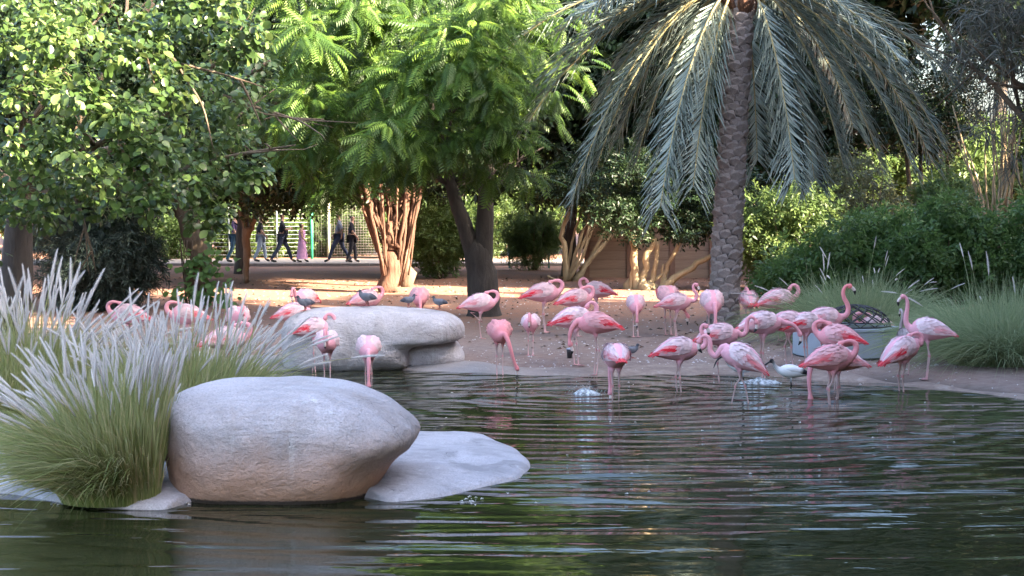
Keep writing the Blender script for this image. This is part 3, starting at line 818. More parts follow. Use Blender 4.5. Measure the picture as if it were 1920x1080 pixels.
# hanging twigs at right edge of it
mb = MB()
for pts in [[(325, 110, 22.5), (350, 150, 22.3), (380, 200, 22.2), (400, 280, 22.2)], [(340, 120, 23), (420, 140, 23), (500, 165, 23.2)], [(450, 150, 23), (470, 190, 23), (490, 235, 23)], [(250, 40, 22.5), (270, 90, 22.2), (290, 160, 22)]]:
    w3 = catmull(np.array([P3(*q) for q in pts]), 12); mb.tube(w3, np.linspace(.022, .008, 12), 5, True, .5, .1)
mb.build("twigs", M['bark_brown'], ft)

# ------------------------------------------------------------------ neem tree, centre
rg = np.random.default_rng(111)
nb = at_depth(906, 592, 34.6); nb.z = gz1(nb.x, nb.y)
nm = thing("neem_tree", "tall neem tree with dark forked trunk and feathery bright green leaves", "tree", nb)
def Q3(px, py, d=34.6): return np.array(at_depth(px, py, d)) - np.array(nb)
mb = MB()
tp = catmull(np.array([Q3(908, 606), Q3(907, 570), Q3(903, 520), Q3(896, 475), Q3(890, 445)]), 14)
mb.tube(tp, np.interp(np.linspace(0, 1, 14), [0, .15, .5, .8, 1], [.44, .35, .31, .27, .10]), 16, True, .5, .05, 3)
mb.build("trunk", M['bark_neem'], nm)
for k, (pts, r0, r1) in enumerate([([Q3(900, 545), Q3(890, 490), Q3(872, 425), Q3(852, 370), Q3(835, 300), Q3(800, 180, 34.0)], .21, .09), ([Q3(903, 545), Q3(905, 490), Q3(909, 420), Q3(911, 360), Q3(915, 290), Q3(900, 150, 34.2)], .24, .10)]):
    mb = MB(); w3 = catmull(np.array(pts), 16); mb.tube(w3, np.linspace(r0, r1, 16), 14, True, .5, .03, k)
    for e in range(5):
        i = int(rg.integers(7, 15)); limb(mb, w3[i], w3[i] + norm(np.array([rg.normal(), -.5 + .5 * rg.normal(), .5])) * rg.uniform(1.2, 2.4), .06, .015, rg, .1, 8, .05, 1, 2)
    mb.build("limb", M['bark_neem'], nm)
cl = []
for (px, py, d, r_) in [(590, 55, 31, .55), (640, 30, 31.6, .5), (570, 150, 32, .35), (580, 210, 31.6, .45), (620, 190, 32.2, .5), (700, 60, 32, .6), (720, 160, 31, .55), (760, 130, 30.9, .5), (790, 170, 31, .5), (720, 250, 30.9, .5),
                        (780, 240, 30.7, .5), (800, 270, 31, .3), (840, 90, 31, .6), (880, 40, 31, .7), (940, 20, 31, .6), (950, 80, 31, .5), (900, 150, 30.7, .6), (870, 120, 30.8, .5), (910, 210, 31, .5), (870, 240, 31.4, .4), (800, 60, 31.6, .6),
                        (940, 150, 31.2, .5), (960, 260, 32, .5), (930, 300, 32.4, .4), (850, 300, 32.6, .4), (690, 290, 33, .5), (760, 300, 33, .5), (640, 260, 33, .6), (540, 260, 33, .5), (660, 120, 33, .8), (560, 60, 33, .8), (750, 20, 32.6, .8),
                        (980, 330, 33.2, .35), (1000, 180, 33.6, .5), (600, 310, 34, .5), (640, 330, 35, .5)]:
    cl += sub_clumps(rg, (*Q3(px, py, d), r_, r_, r_ * .8), max(2, int(7 * r_)), .34)
cl2 = []
for q in [(-2.0, -1.2, 7.6, 3.2, 2.4, 2.4), (-1.0, .6, 5.6, 3.2, 2.2, 2.0), (-2.4, .8, 4.4, 2.4, 1.8, 1.3), (.6, .2, 5.6, 1.6, 1.8, 2.0), (-1.2, .2, 10.5, 3.4, 2.6, 2.6)]: cl2 += sub_clumps(rg, q, 34, .65)
PN = pinnate_template(9)
def neem_mass(clumps, n, size, seed):
    rg = np.random.default_rng(seed)
    pos, o = crown_points(rg, clumps, n, .25)
    ax = norm(o * np.array([1, 1, .5]) + rg.normal(size=(n, 3)) * .35 + np.array([0, -.25, -.35]))
    nr_ = norm(np.array([0, -.35, 1.0]) + o * .35 + SUNW * .5 + rg.normal(size=(n, 3)) * .30)
    return pos, ax, nr_, size * rg.uniform(.7, 1.2, n), np.clip(.5 + .22 * rg.normal(size=n) + .2 * vnoise(pos * .8), 0, 1)
p1 = neem_mass(cl, 2100, .46, 112); p2 = neem_mass(cl2, 2500, .50, 113)
pos, ax, nr_, sz, rnd = p1
pw = pos + np.array(nb)
near = np.argsort(pw[:, 1] + (pw[:, 2] > 6.6) * 50)[:300]
mask = np.ones(len(pos), bool); mask[near] = False
VV, FF, rr, k = [], [], [], 0
for q in ((pos[mask], ax[mask], nr_[mask], sz[mask], rnd[mask]), p2):
    V, F, r = instance(PN[0], PN[1], q[1], q[2], q[0], q[3], q[4]); VV.append(V); FF.append(F + k); rr.append(r); k += len(V)
obj("foliage", make_mesh("foliage", np.concatenate(VV), [np.concatenate(FF)], M['neem_leaf'], np.concatenate(rr)), nm, kind="stuff")
lm = [make_mesh("leaf", PN[0], [PN[1]], M['neem_leaf'], np.full(len(PN[0]), q)) for q in (.3, .5, .7, .95)]
for k in near: place_leaf(lm[int(rnd[k] * 3.99)], nm, pos[k], ax[k], nr_[k], sz[k] * 1.05)

# ------------------------------------------------------------------ date palm
rg = np.random.default_rng(121)
PD = 31.0
pb = at_depth(1356, 612, PD); pb.z = gz1(pb.x, pb.y)
pt = thing("date_palm", "date palm with scaly trunk and drooping blue-green fronds", "palm", pb)
top = np.array(at_depth(1390, -20, PD)) - np.array(pb)
def trunk_c(s): return np.array([top[0] * (s ** 1.1), 0, top[2] * s])
SS = np.linspace(-.03, 1.02, 40)
mb = MB(); mb.tube([trunk_c(max(s, 0)) + [0, 0, min(s, 0) * 6] for s in SS], np.interp(SS, [0, .08, .5, 1], [.29, .255, .23, .225]), 20, True, .5, .02)
mb.build("trunk", M['bark_palm'], pt)
# leaf bases in a spiral
bv = np.array([[-.5, 0, -.1], [.5, 0, -.1], [.42, .30, .35], [0, .42, .62], [-.42, .30, .35], [-.30, .02, .95], [.30, .02, .95], [0, .20, -.35]])
bt = np.array([[0, 7, 4], [7, 3, 4], [7, 2, 3], [7, 1, 2], [4, 3, 5], [3, 6, 5], [3, 2, 6], [0, 4, 5], [2, 1, 6]])
bm_ = [make_mesh("leaf_base", bv * [1, k, 1], [bt], M['leaf_base'], np.full(8, .5), smooth=False) for k in (.8, 1.0, 1.25)]
nb_ = 296
for k in range(nb_):
    s = (k + .5) / nb_
    a = k * 2.39996
    c_ = trunk_c(s); rr_ = float(np.interp(s, [0, .08, .5, 1], [.29, .255, .23, .225])) - .015
    o = bpy.data.objects.new("leaf_base", bm_[k % 3]); COL.objects.link(o); o.parent = pt
    o.location = c_ + np.array([math.cos(a) * rr_, math.sin(a) * rr_, 0])
    o.rotation_euler = (rg.normal() * .06, rg.normal() * .08, a - math.pi / 2)
    sc_ = rg.uniform(.85, 1.15); o.scale = (.27 * sc_, .15 * sc_ * rg.uniform(.8, 1.3), .155 * sc_)
# fronds
def frond(tip, lift=.9, seed=0, L=.62, npair=62, ctrl=None):
    """tip: local end point. returns objects' meshes (rachis, leaflets)"""
    rg = np.random.default_rng(seed)
    tip = np.array(tip, float)
    a = top + np.array([0, 0, .1]); d = tip - a
    if ctrl is None:
        ctrl = a + np.array([d[0] * .33, d[1] * .33, d[2] * .12 + lift * .45])
    ctrl2 = a + np.array([d[0] * .78, d[1] * .78, d[2] * .52 + lift * .35])
    s = np.linspace(0, 1, 40)[:, None]
    P = (1 - s) ** 3 * a + 3 * (1 - s) ** 2 * s * ctrl + 3 * (1 - s) * s * s * ctrl2 + s ** 3 * tip
    mb = MB(); mb.tube(P, np.linspace(.035, .006, 40), 5, True)
    seg = np.concatenate([[0], np.cumsum(np.linalg.norm(np.diff(P, axis=0), axis=1))]); seg /= seg[-1]
    VV, QQ, RR, k = [], [], [], 0
    tn = norm(np.gradient(P, axis=0))
    for i in range(npair):
        f = .14 + .86 * (i + rg.uniform(-.3, .3)) / npair; f = min(f, 1)
        q = np.array([np.interp(f, seg, P[:, c]) for c in range(3)]); tt = norm(np.array([np.interp(f, seg, tn[:, c]) for c in range(3)]))
        side = np.cross(tt, [0, 0, 1.0]); side = norm(side) if np.linalg.norm(side) > .2 else norm(np.cross(tt, [0, 1.0, 0]))
        upv = np.cross(side, tt)
        for sg in (-1, 1):
            ln = L * (1.0 - .55 * abs(f - .42) ** 1.1 * 1.3) * rg.uniform(.8, 1.12)
            di = norm(side * sg * rg.uniform(.55, .9) + tt * rg.uniform(.6, .95) + upv * rg.uniform(.0, .5))
            nn = norm(np.cross(di, tt) * sg + upv * .4)
            wd = norm(np.cross(di, nn)) * rg.uniform(.016, .025)
            b1_ = q + di * ln * .5 + np.array([0, 0, -.10 * ln]); b2_ = q + di * ln + np.array([0, 0, -.46 * ln * rg.uniform(.4, 1.4)])
            VV += [q - wd * .5, q + wd * .5, b1_ - wd, b1_ + wd, b2_]
            QQ.append([k, k + 1, k + 3, k + 2, k + 4]); k += 5
            RR += [np.clip(rg.normal(.5, .22), 0, 1)] * 5
    QQ = np.array(QQ)
    me = make_mesh("leaflets", np.array(VV), [QQ[:, :4], QQ[:, [2, 3, 4]]], M['palm_leaf'], RR)
    return mb, me
def TP(px, py, dy): return np.array(at_depth(px, py, PD + dy)) - np.array(pb)
tips = [((940, 105), -.3, 1.2), ((1000, 170), .2, 1.1), ((985, 240), .6, 1.0), ((1070, 385), -.6, 1.25), ((1195, 300), .4, 1.0), ((1238, 388), -1.2, 1.15), ((1290, 300), .9, .9),
        ((1490, 338), -1.1, 1.1), ((1528, 340), .3, 1.0), ((1655, 325), -.3, 1.1), ((1765, 270), -.9, 1.0), ((1745, 300), .9, 1.1), ((1790, 160), .2, .9),
        ((1130, 190), 1.4, .8), ((1420, 300), 1.9, .9), ((1600, 240), 1.7, .9), ((1050, 60), 1.2, .9), ((1300, 180), 1.8, .8),
        ((1690, 120), -1.8, .8), ((1100, 20), -1.8, .7), ((1200, -250), 1.5, .9), ((1560, -280), 1.2, .8), ((1390, -330), -.8, .8), ((1020, -120), .5, .7), ((1760, -100), -.6, .7), ((1300, -330), -1.6, .5),
        ((1030, 150), -.4, .95), ((1712, 320), -1.0, 1.1),
        ((1160, 260), .9, 1.0), ((1300, 350), -.9, 1.0), ((1120, 310), -.2, 1.1), ((1580, 310), -.4, 1.1)]
for k, ((px, py), dy, lf) in enumerate(tips):
    mb, me = frond(TP(px, py, dy), lf, 130 + k, L=.84, npair=88)
    fr = mb.build("frond", M['palm_rib'], pt)
    obj("leaflets", me, fr)
# fibre at the crown's heart
mb = MB()
for k in range(26):
    a = rg.uniform(0, 6.28); mb.tube([top + [.2 * math.cos(a), .2 * math.sin(a), -.45], top + [.33 * math.cos(a), .33 * math.sin(a), -.15], top + [.42 * math.cos(a), .42 * math.sin(a), .3]], [.06, .05, .03], 5, True, rg.random(), .1, k)
mb.build("crown_boots", M['bark_fig'], pt)

# ------------------------------------------------------------------ right: tamarisk-like tree, bamboo, trunks
rg = np.random.default_rng(141)
b = at_depth(1985, 560, 30); b.z = gz1(b.x, b.y)
tm = thing("feathery_tree", "grey-brown feathery tree with fine hanging twigs at the upper right", "tree", b)
mb = MB(); limb(mb, (0, 0, -.2), (-.6, 0, 4.5), .22, .1, rg, .08)
for k in range(9): limb(mb, (-.4, 0, rg.uniform(2.6, 4.4)), (rg.uniform(-2.4, 1.2), rg.uniform(-1.5, 1), rg.uniform(4, 7)), .06, .015, rg, .15, 9, .05, 1, 3)
mb.build("trunk", M['bark_brown'], tm)
cl = []
for q in [(-.7, 0, 4.6, 1.5, 1.2, 1.6), (-.2, 0, 6.3, 1.9, 1.4, 1.4), (.8, 0, 4.8, 1.6, 1.2, 1.6)]: cl += sub_clumps(rg, q, 24, .55)
nv = np.array([[-.02, 0, 0], [.02, 0, 0], [.03, .5, .03], [-.01, .5, .03], [.05, 1, -.1]]); nt_ = np.array([[0, 1, 2], [0, 2, 3], [3, 2, 4]])
V, F, r, _ = leaf_mass(rg, cl, 9000, .42, (nv, nt_), droop=.5, inner=.0)
M['grey_twig'] = leaf_mat("grey_twig", (.05, .055, .045), (.09, .095, .075), (.17, .165, .13), .2)
obj("crown", make_mesh("crown", V, [F], M['grey_twig'], r), tm)
# bamboo-like clump of tan stems
stems = []
for k in range(26):
    x0 = rg.uniform(1850, 1935); y1 = rg.uniform(180, 270); x1 = x0 + rg.normal(0, 28) + (x0 - 1880) * .5
    stems.append(([(x0, 430, rg.uniform(-.6, .6)), ((x0 + x1) / 2 + rg.normal() * 4, 340, 0), (x1, y1, rg.uniform(-.6, .6))], rg.uniform(.028, .05), .02))
stem_tree("bamboo_clump", "tan sunlit bamboo-like stems rising behind the huge bush at far right", "bamboo", stems, 46, M['bark_pale'], (1885, 545), "stem", 6)
stems = [([(1705 + 22 * k + rg.normal() * 5, 480, 0), (1708 + 22 * k + rg.normal() * 8, 330, 0), (1715 + 24 * k + rg.normal() * 20, 180, .3)], .09, .05) for k in range(4)]
tk, bk = stem_tree("clumped_tree", "dark reddish trunks clustered behind the right palm fronds", "tree", stems, 53, M['bark_brown'], (1730, 520), "trunk", 8)
cl = sub_clumps(rg, (0, .3, 5.6, 2.6, 1.8, 1.8), 45, .6) + sub_clumps(rg, (-3.0, .8, 5.4, 2.2, 1.6, 1.9), 35, .6)
V, F, r, _ = leaf_mass(rg, cl, 4200, .42, TW, inner=.3)
obj("crown", make_mesh("crown", V, [F], M['dark_leaf'], r), tk)

# ------------------------------------------------------------------ timber wall
m, t, p, out = new_mat("wall_plank")
n_ = noise(t, 3, 6, .65, coords(t, (.5, 1, 9)))
oi = t.nodes.new("ShaderNodeObjectInfo")
c = mixc(t, mth(t, 'MULTIPLY', oi.outputs["Random"], .5), ramp(t, n_, [(.3, (.26, .165, .11)), (.7, (.40, .27, .19))]), (.26, .19, .15))
t.links.new(c, p.inputs["Base Color"]); p.inputs["Roughness"].default_value = .85; bump(t, n_, p, .4, .02)
M['plank'] = m
M['post'] = plain("wall_post", (.22, .12, .085), .8, .2, 12)
wl0, wl1 = at_depth(1100, 540, 50.5), at_depth(1500, 540, 50.5)
wx0, wx1 = wl0.x, wl1.x
tw_ = thing("timber_wall", "low wall of wide horizontal brown boards behind the cream stems and palm trunk", "wall", ((wx0 + wx1) / 2, 50.5, gz1((wx0 + wx1) / 2, 50.5) - .02))
nbay = 5; bw = (wx1 - wx0) / nbay
mb = MB(); mb.box((0, .07, 1.0), (wx1 - wx0, .04, 1.95)); mb.build('added_backing', M['post'], tw_, smooth=False)  # sheet added so sunlit ground does not shine through the plank gaps
pm = None
for bay in range(nbay):
    for row in range(7):
        if pm is None:
            mb = MB(); mb.box((0, 0, 0), (bw - .16, .06, .262)); po = mb.build("plank", M['plank'], tw_, smooth=False); pm = po.data
            bv_ = po.modifiers.new("edge", 'BEVEL'); bv_.width = .008
        else:
            po = obj("plank", pm, tw_)
        po.location = (-(wx1 - wx0) / 2 + (bay + .5) * bw, rg.normal() * .006, .15 + row * .275)
for k in range(nbay + 1):
    mb = MB(); mb.box((0, 0, 0), (.155 if k != 3 else .36, .16, 2.06)); po = mb.build("post", M['post'], tw_, smooth=False)
    po.location = (-(wx1 - wx0) / 2 + k * bw, -.03 if k != 3 else -.10, 1.03)

# ------------------------------------------------------------------ path, kerb, fence, people
M['paving'] = plain("path_paving", (.40, .32, .27), .85, .12, 3)
M['kerb'] = plain("kerb_stone", (.20, .18, .17), .9, .2, 6)
PY = 58.8
mb = MB(); mb.box((-6, PY + 2.4, .12), (46, 4.6, .2)); tag(mb.build("path", M['paving'], smooth=False), kind="structure")
mb = MB()
for k in range(46): mb.box((-28.5 + k * 1.0, PY, .13), (.985, .18, .22), rnd=.5)
tag(mb.build("kerb", M['kerb'], smooth=False), kind="structure")
M['white_rail'] = plain("rail_paint", (.34, .38, .36), .5, .08, 8)
M['green_post'] = plain("green_post", (.03, .32, .17), .5, .1, 8)
M['cream_post'] = plain("cream_post", (.66, .62, .42), .5, .1, 8)
FY = PY + 4.9
fx0, fx1 = at_depth(330, 480, FY).x, at_depth(720, 480, FY).x
fn = thing("wire_fence", "pale horizontal-rail fence with a bright green post behind the walking people", "fence", ((fx0 + fx1) / 2, FY, .2))
rail_end = at_depth(583, 480, FY).x
for k in range(13):
    mb = MB(); mb.tube([(fx0 - fn.location.x, 0, .16 + k * .155), (rail_end - fn.location.x, 0, .16 + k * .155)], .010, 6)
    mb.build("rail", M['white_rail'], fn)
for px, mt, r_ in [(585, 'green_post', .055), (617, 'cream_post', .05), (520, 'white_rail', .03), (430, 'white_rail', .03), (350, 'white_rail', .03)]:
    x_ = at_depth(px, 480, FY).x - fn.location.x
    mb = MB(); mb.tube([(x_, -.05, -.1), (x_, -.05, 2.15)], r_, 8); po = mb.build("post", M[mt], fn)
    if mt == 'green_post': po['label'] = "bright green fence post"
    if mt == 'cream_post': po['label'] = "cream fence post"
mb = MB()
x_ = at_depth(600, 480, FY).x - fn.location.x
for k in range(20): mb.tube([(rail_end - fn.location.x, 0, .1 + k * .1), (fx1 - fn.location.x, 0, .1 + k * .1)], .004, 4)
for k in range(26): mb.tube([(rail_end - fn.location.x + k * .1, .008, .1), (rail_end - fn.location.x + k * .1, .008, 2.05)], .004, 4)
mb.build("wire_mesh", M['kerb'], fn)

SKIN = plain("skin", (.30, .17, .11), .6, .05, 5, 0)
M['denim'] = plain("dark_denim", (.03, .04, .075), .85, .25, 20); M['pale_denim'] = plain("pale_denim", (.30, .36, .44), .85, .2, 20)
M['black_cloth'] = plain("black_cloth", (.015, .015, .022), .9, .2, 20); M['purple_cloth'] = plain("purple_cloth", (.10, .07, .16), .9, .2, 20)
M['pink_cloth'] = plain("pink_cloth", (.62, .32, .52), .85, .12, 14); M['grey_cloth'] = plain("grey_cloth", (.20, .21, .25), .9, .2, 20)
M['hair'] = plain("dark_hair", (.03, .02, .015), .6, .3, 30); M['blue_denim'] = plain("blue_denim", (.04, .10, .16), .85, .25, 20); M['shoe'] = plain("dark_shoe", (.02, .018, .016), .6, .2, 20)
def skin_obj(name, verts, edges, radii, mat, parent, root=0, sub=1):
    me = bpy.data.meshes.new(name); me.from_pydata([tuple(v) for v in verts], edges, []); me.materials.append(mat)
    o = obj(name, me, parent)
    sk = o.modifiers.new("skin", 'SKIN'); sk.use_smooth_shade = True
    for i, r_ in enumerate(radii):
        d = me.skin_vertices[0].data[i]; d.radius = (r_, r_) if np.isscalar(r_) else r_; d.use_root = (i == root)
    ss = o.modifiers.new("sub", 'SUBSURF'); ss.levels = sub; ss.render_levels = sub
    return o
def person(label, px, py, d, h, yaw, stride, top_m, leg_m, dress=False, arm=.15, hold=False, hair_long=False):
    b = at_depth(px, py, d)
    b.z = 0.22
    t_ = thing("person", label, "person", b, yaw)
    s = h / 1.75
    J = {'pelvis': (0, 0, .95), 'belly': (0, 0, 1.12), 'chest': (.01, 0, 1.33), 'neck': (.01, 0, 1.5), 'head': (.03, 0, 1.62), 'crown': (.02, 0, 1.70)}
    for sd_, sg in (('l', 1), ('r', -1)):
        st = stride * sg
        J['hip' + sd_] = (0, .09 * sg, .9); J['knee' + sd_] = (st * .5 + .04, .1 * sg, .5); J['ankle' + sd_] = (st - (.06 if st < 0 else 0), .1 * sg, .09); J['toe' + sd_] = (st + .16, .11 * sg, .04)
        J['sh' + sd_] = (0, .18 * sg, 1.42)
        if hold: J['el' + sd_] = (.12, .24 * sg, 1.16); J['ha' + sd_] = (.34, .06 * sg, 1.22)
        else: J['el' + sd_] = (-.05 - arm * sg * .6, .24 * sg, 1.14); J['ha' + sd_] = (-arm * sg * 1.2 + .06, .25 * sg, .9)
        J['fi' + sd_] = tuple(np.array(J['ha' + sd_]) + [.03, 0, -.09])
    rad = dict(pelvis=.135, belly=.12, chest=.15, neck=.055, head=.095, crown=.075, hipl=.09, kneel=.06, anklel=.042, toel=.035, shl=.065, ell=.045, hal=.034, fil=.02)
    for k in list(rad):
        if k.endswith('l') and k[:-1] + 'r' in J: rad[k[:-1] + 'r'] = rad[k]
    E = [('pelvis', 'belly'), ('belly', 'chest'), ('chest', 'neck'), ('neck', 'head'), ('head', 'crown')]
    for q in 'lr': E += [('pelvis', 'hip' + q), ('hip' + q, 'knee' + q), ('knee' + q, 'ankle' + q), ('ankle' + q, 'toe' + q), ('chest', 'sh' + q), ('sh' + q, 'el' + q), ('el' + q, 'ha' + q), ('ha' + q, 'fi' + q)]
    def sk(name, keys, edges, mat, grow):
        ix = {k: i for i, k in enumerate(keys)}
        return skin_obj(name, [np.array(J[k]) * s for k in keys], [(ix[a], ix[b_]) for a, b_ in edges], [rad[k] * grow * s for k in keys], mat, t_)
    sk("body", list(J), E, SKIN, 1.0)
    tk_ = ['chest', 'belly', 'pelvis', 'shl', 'ell', 'shr', 'elr']
    te = [('chest', 'belly'), ('belly', 'pelvis'), ('chest', 'shl'), ('shl', 'ell'), ('chest', 'shr'), ('shr', 'elr')]
    if dress:
        mb = MB(); zs = np.array([1.44, 1.3, 1.1, .95, .6, .16]) * s; rs = np.array([.14, .165, .13, .16, .20, .26]) * s
        mb.tube([(.01, 0, z_) for z_ in zs], rs, 18, False, .5, .03); o = mb.build("dress", top_m, t_)
    else:
        sk("top", tk_, te, top_m, 1.18)
        sk("trousers", ['pelvis', 'hipl', 'kneel', 'anklel', 'hipr', 'kneer', 'ankler'], [('pelvis', 'hipl'), ('hipl', 'kneel'), ('kneel', 'anklel'), ('pelvis', 'hipr'), ('hipr', 'kneer'), ('kneer', 'ankler')], leg_m, 1.28)
    for q in 'lr': sk("shoe", ['ankle' + q, 'toe' + q], [('ankle' + q, 'toe' + q)], M['shoe'], 1.2)
    J['hb'] = (-.05, 0, 1.52 if hair_long else 1.6); rad['hb'] = .07; J['hc'] = (-.01, 0, 1.71); rad['hc'] = .088
    sk("hair", ['hc', 'hb'], [('hc', 'hb')], M['hair'], 1.08)
    return t_
PD1 = PY + 1.2
person("person in a purple top and dark jeans walking left of the thin forked tree", 441, 497, PD1, 1.78, R(-10), .22, M['purple_cloth'], M['blue_denim'])
person("person in a dark top and pale loose trousers right of the thin forked tree", 489, 497, PD1 + .5, 1.74, R(5), .18, M['black_cloth'], M['pale_denim'])
person("person in black top and dark jeans striding with a bundle held to the chest", 529, 497, PD1, 1.78, R(8), .34, M['black_cloth'], M['denim'], hold=True)
person("girl in a long pink dress walking beside the green fence post", 566, 497, PD1 + .1, 1.42, R(0), .14, M['pink_cloth'], M['pink_cloth'], dress=True, hair_long=True)
person("person in grey top and dark jeans striding right of the cream fence post", 636, 497, PD1 + .1, 1.80, R(180), .36, M['grey_cloth'], M['denim'])
person("person in black clothes at the head of the walking group near the fig roots", 660, 497, PD1 - .2, 1.72, R(0), .12, M['black_cloth'], M['black_cloth'])
bd = thing("bundle", "dark bundle held in the arms of the striding person in black", "bundle", at_depth(533, 440, PD1 - .02))
mb = MB(); mb.tube([(-.05, 0, -.12), (0, 0, 0), (.06, 0, .12), (.08, 0, .2)], [.09, .13, .1, .07], 10, True, .5, .08); mb.build("cloth", M['black_cloth'], bd)
# bench
bb = at_depth(992, 490, 57.5); bb.z = gz1(bb.x, bb.y)
bn = thing("bench", "dark teal bench in the shade beyond the rounded grey-green shrub", "bench", bb)
TEAL = plain("teal_paint", (.03, .12, .13), .5, .15, 8)
for k in range(3): mb = MB(); mb.box((0, -.12 + k * .14, .45), (1.5, .12, .03)); mb.build("seat_slat", TEAL, bn, smooth=False)
for k in range(2): mb = MB(); mb.box((0, .26, .62 + k * .16), (1.5, .03, .12)); mb.build("back_slat", TEAL, bn, smooth=False)
for x_ in (-.68, .68):
    mb = MB(); mb.box((x_, -.14, .21), (.05, .05, .44)); mb.box((x_, .30, .42), (.05, .05, .86)); mb.build("leg", TEAL, bn, smooth=False)
lg = at_depth(1043, 520, 47); 
stt = thing("branch", "short bleached branch lying on the sand left of the cream stems", "branch", (lg.x, lg.y, gz1(lg.x, lg.y)))
mb = MB(); mb.tube([(-.25, 0, .22), (0, 0, .1), (.22, -.1, .03)], [.03, .035, .025], 6, True, .5, .1); mb.build("wood", M['bark_pale'], stt)

# ------------------------------------------------------------------ fountain grass
rg = np.random.default_rng(151)
def plume_mesh(seed):
    rg = np.random.default_rng(seed)
    VV, TT, k = [], [], 0
    n = 190
    for i in range(n):
        s = (i + .5) / n; a = i * 2.4
        env = .08 * (math.sin(math.pi * min(1, s * .82 + .10)) ** .8)
        c_ = np.array([0, s * .96, -.10 * s * s])
        d = np.array([math.cos(a) * env, .10 + .05 * rg.random(), math.sin(a) * env])
        wv = np.array([-math.sin(a), 0, math.cos(a)]) * .0095
        VV += [c_ - wv, c_ + wv, c_ + d]; TT.append([k, k + 1, k + 2]); k += 3
    core = MB(); core.tube([(0, y, -.10 * y * y) for y in np.linspace(0, 1, 6)], [.012, .028, .032, .028, .018, .004], 5)
    V = np.concatenate([np.array(VV), core.V[0]]); F = [np.concatenate([np.array(TT), core.T[0] + k]), core.Q[0] + k]
    return make_mesh("plume", V, F, M['plume'], np.clip(rg.normal(.55, .2, len(V)), 0, 1))
plumes = [plume_mesh(160 + k) for k in range(4)]
def grass_clump(label, base, nblade, nplume, h, radius, lean, mat, pl=.36, seed=0, spread=.9, stem=1.0, pmat_parts=True, psize=1.0, minup=.0, skirt=0, xmax=9.0):
    """lean: (x, y) mean direction; blades arch outward from base"""
    rg = np.random.default_rng(seed)
    t_ = thing("fountain_grass", label, "grass", base)
    VV, QQ, RR, k = [], [], [], 0
    def shoot(hh, sp, lean, dr=.98):
        a = rg.uniform(0, 6.28); rr_ = radius * math.sqrt(rg.random())
        b_ = np.array([rr_ * math.cos(a), rr_ * math.sin(a) * .8, -.03])
        out_ = np.array([math.cos(a) * rr_ / radius * .9 + rg.normal() * .34 + lean[0], math.sin(a) * rr_ / radius * .8 + rg.normal() * .28 + lean[1], 0]) * sp
        out_[0] = xmax * rg.random() if out_[0] > xmax else max(out_[0], -1.0 * sp)
        L = hh * rg.uniform(.75, 1.1)
        # arching curve: up first, then outward and over
        q = []
        mag = np.linalg.norm(out_)
        for s in np.linspace(0, 1, 6):
            q.append(b_ + out_ * L * (s ** 1.5) * .95 + np.array([0, 0, L * (s - min(dr, .62 * mag) * s ** 2.2)]))
        return np.array(q), rr_
    for i in range(nblade + skirt):
        if i < nblade: q, rr_ = shoot(h * rg.uniform(.45, .92), spread * rg.uniform(.9, 1.9), lean)
        else:
            q, rr_ = shoot(h * rg.uniform(.3, .62), rg.uniform(.55, 1.05), (lean[0] * .3, lean[1] - .25)); q[:, 2] = np.maximum(q[:, 2], .015)
        d = norm(q[-1] - q[0]); sd_ = norm(np.cross(d, [rg.normal() * .3, 1, rg.normal() * .3]))
        w_ = .0042 * rg.uniform(.7, 1.4)
        ws = np.array([1, 1.1, 1, .8, .5, .1]) * w_
        L_ = q - sd_ * ws[:, None]; R_ = q + sd_ * ws[:, None]
        VV.append(np.stack([L_, R_], 1).reshape(-1, 3))
        QQ += [[k + 2 * j, k + 2 * j + 1, k + 2 * j + 3, k + 2 * j + 2] for j in range(5)]; k += 12
        dry = rg.random()
        low = np.clip(rg.normal(.42, .16) + (.45 if dry < (.22 if i < nblade else .55) else 0), 0, 1)
        RR.append(np.full(12, low))
    obj("blades", make_mesh("blades", np.concatenate(VV), [np.array(QQ)], mat, np.concatenate(RR)), t_, kind="stuff")
    mb = MB()
    extra = []
    for i in range(nplume):
        q, rr_ = shoot(h * rg.uniform(.78, 1.02) * stem, spread * rg.uniform(.75, 1.15), lean, .45)
        if q[-1][2] < minup: continue
        if norm(q[-1] - q[-2])[1] < -.55: continue
        mb.tube(q, .0035, 4, False, rg.uniform(.6, .9))
        d = norm(q[-1] - q[-2] + np.array([0, 0, .012])); nn = norm(np.array([0, -.3, 1.0]) + rg.normal(size=3) * .3)
        place_leaf(plumes[i % 4], t_, q[-1] - d * .06, d, nn, pl * rg.uniform(.75, 1.2), "plume")
    mb.build("stalks", mat, t_, kind="stuff")
    return t_
def gb(px, py, z=.08): 
    q = on_plane(px, py, z); return q
grass_clump("large fountain grass with pale plumes arching left beside the front boulder", gb(208, 932, .05), 7500, 190, 1.40, .42, (-.16, .05), M['grass'], .31, 201, .56, 1.0, skirt=2600, xmax=.16)
grass_clump("upright fountain grass with pale plumes just behind the left end of the front boulder", gb(350, 822, .1), 6500, 190, 1.40, .62, (.06, .12), M['grass'], .31, 202, .50, 1.05, minup=.7, skirt=1200)
grass_clump("fountain grass with dense white plumes at the left edge of the islet", gb(40, 822, .06), 6500, 220, 1.72, .62, (-.05, .0), M['grass'], .33, 203, .46, 1.05, minup=.8, skirt=900)
grass_clump("dark green fountain grass in the shade behind the feeding trough", at_depth(1610, 640, 28.6).xy.to_3d() + Vector((0, 0, .1)), 7500, 34, 1.70, .9, (0, 0), M['grass_far'], .26, 204, .8, 1.1, minup=.75)
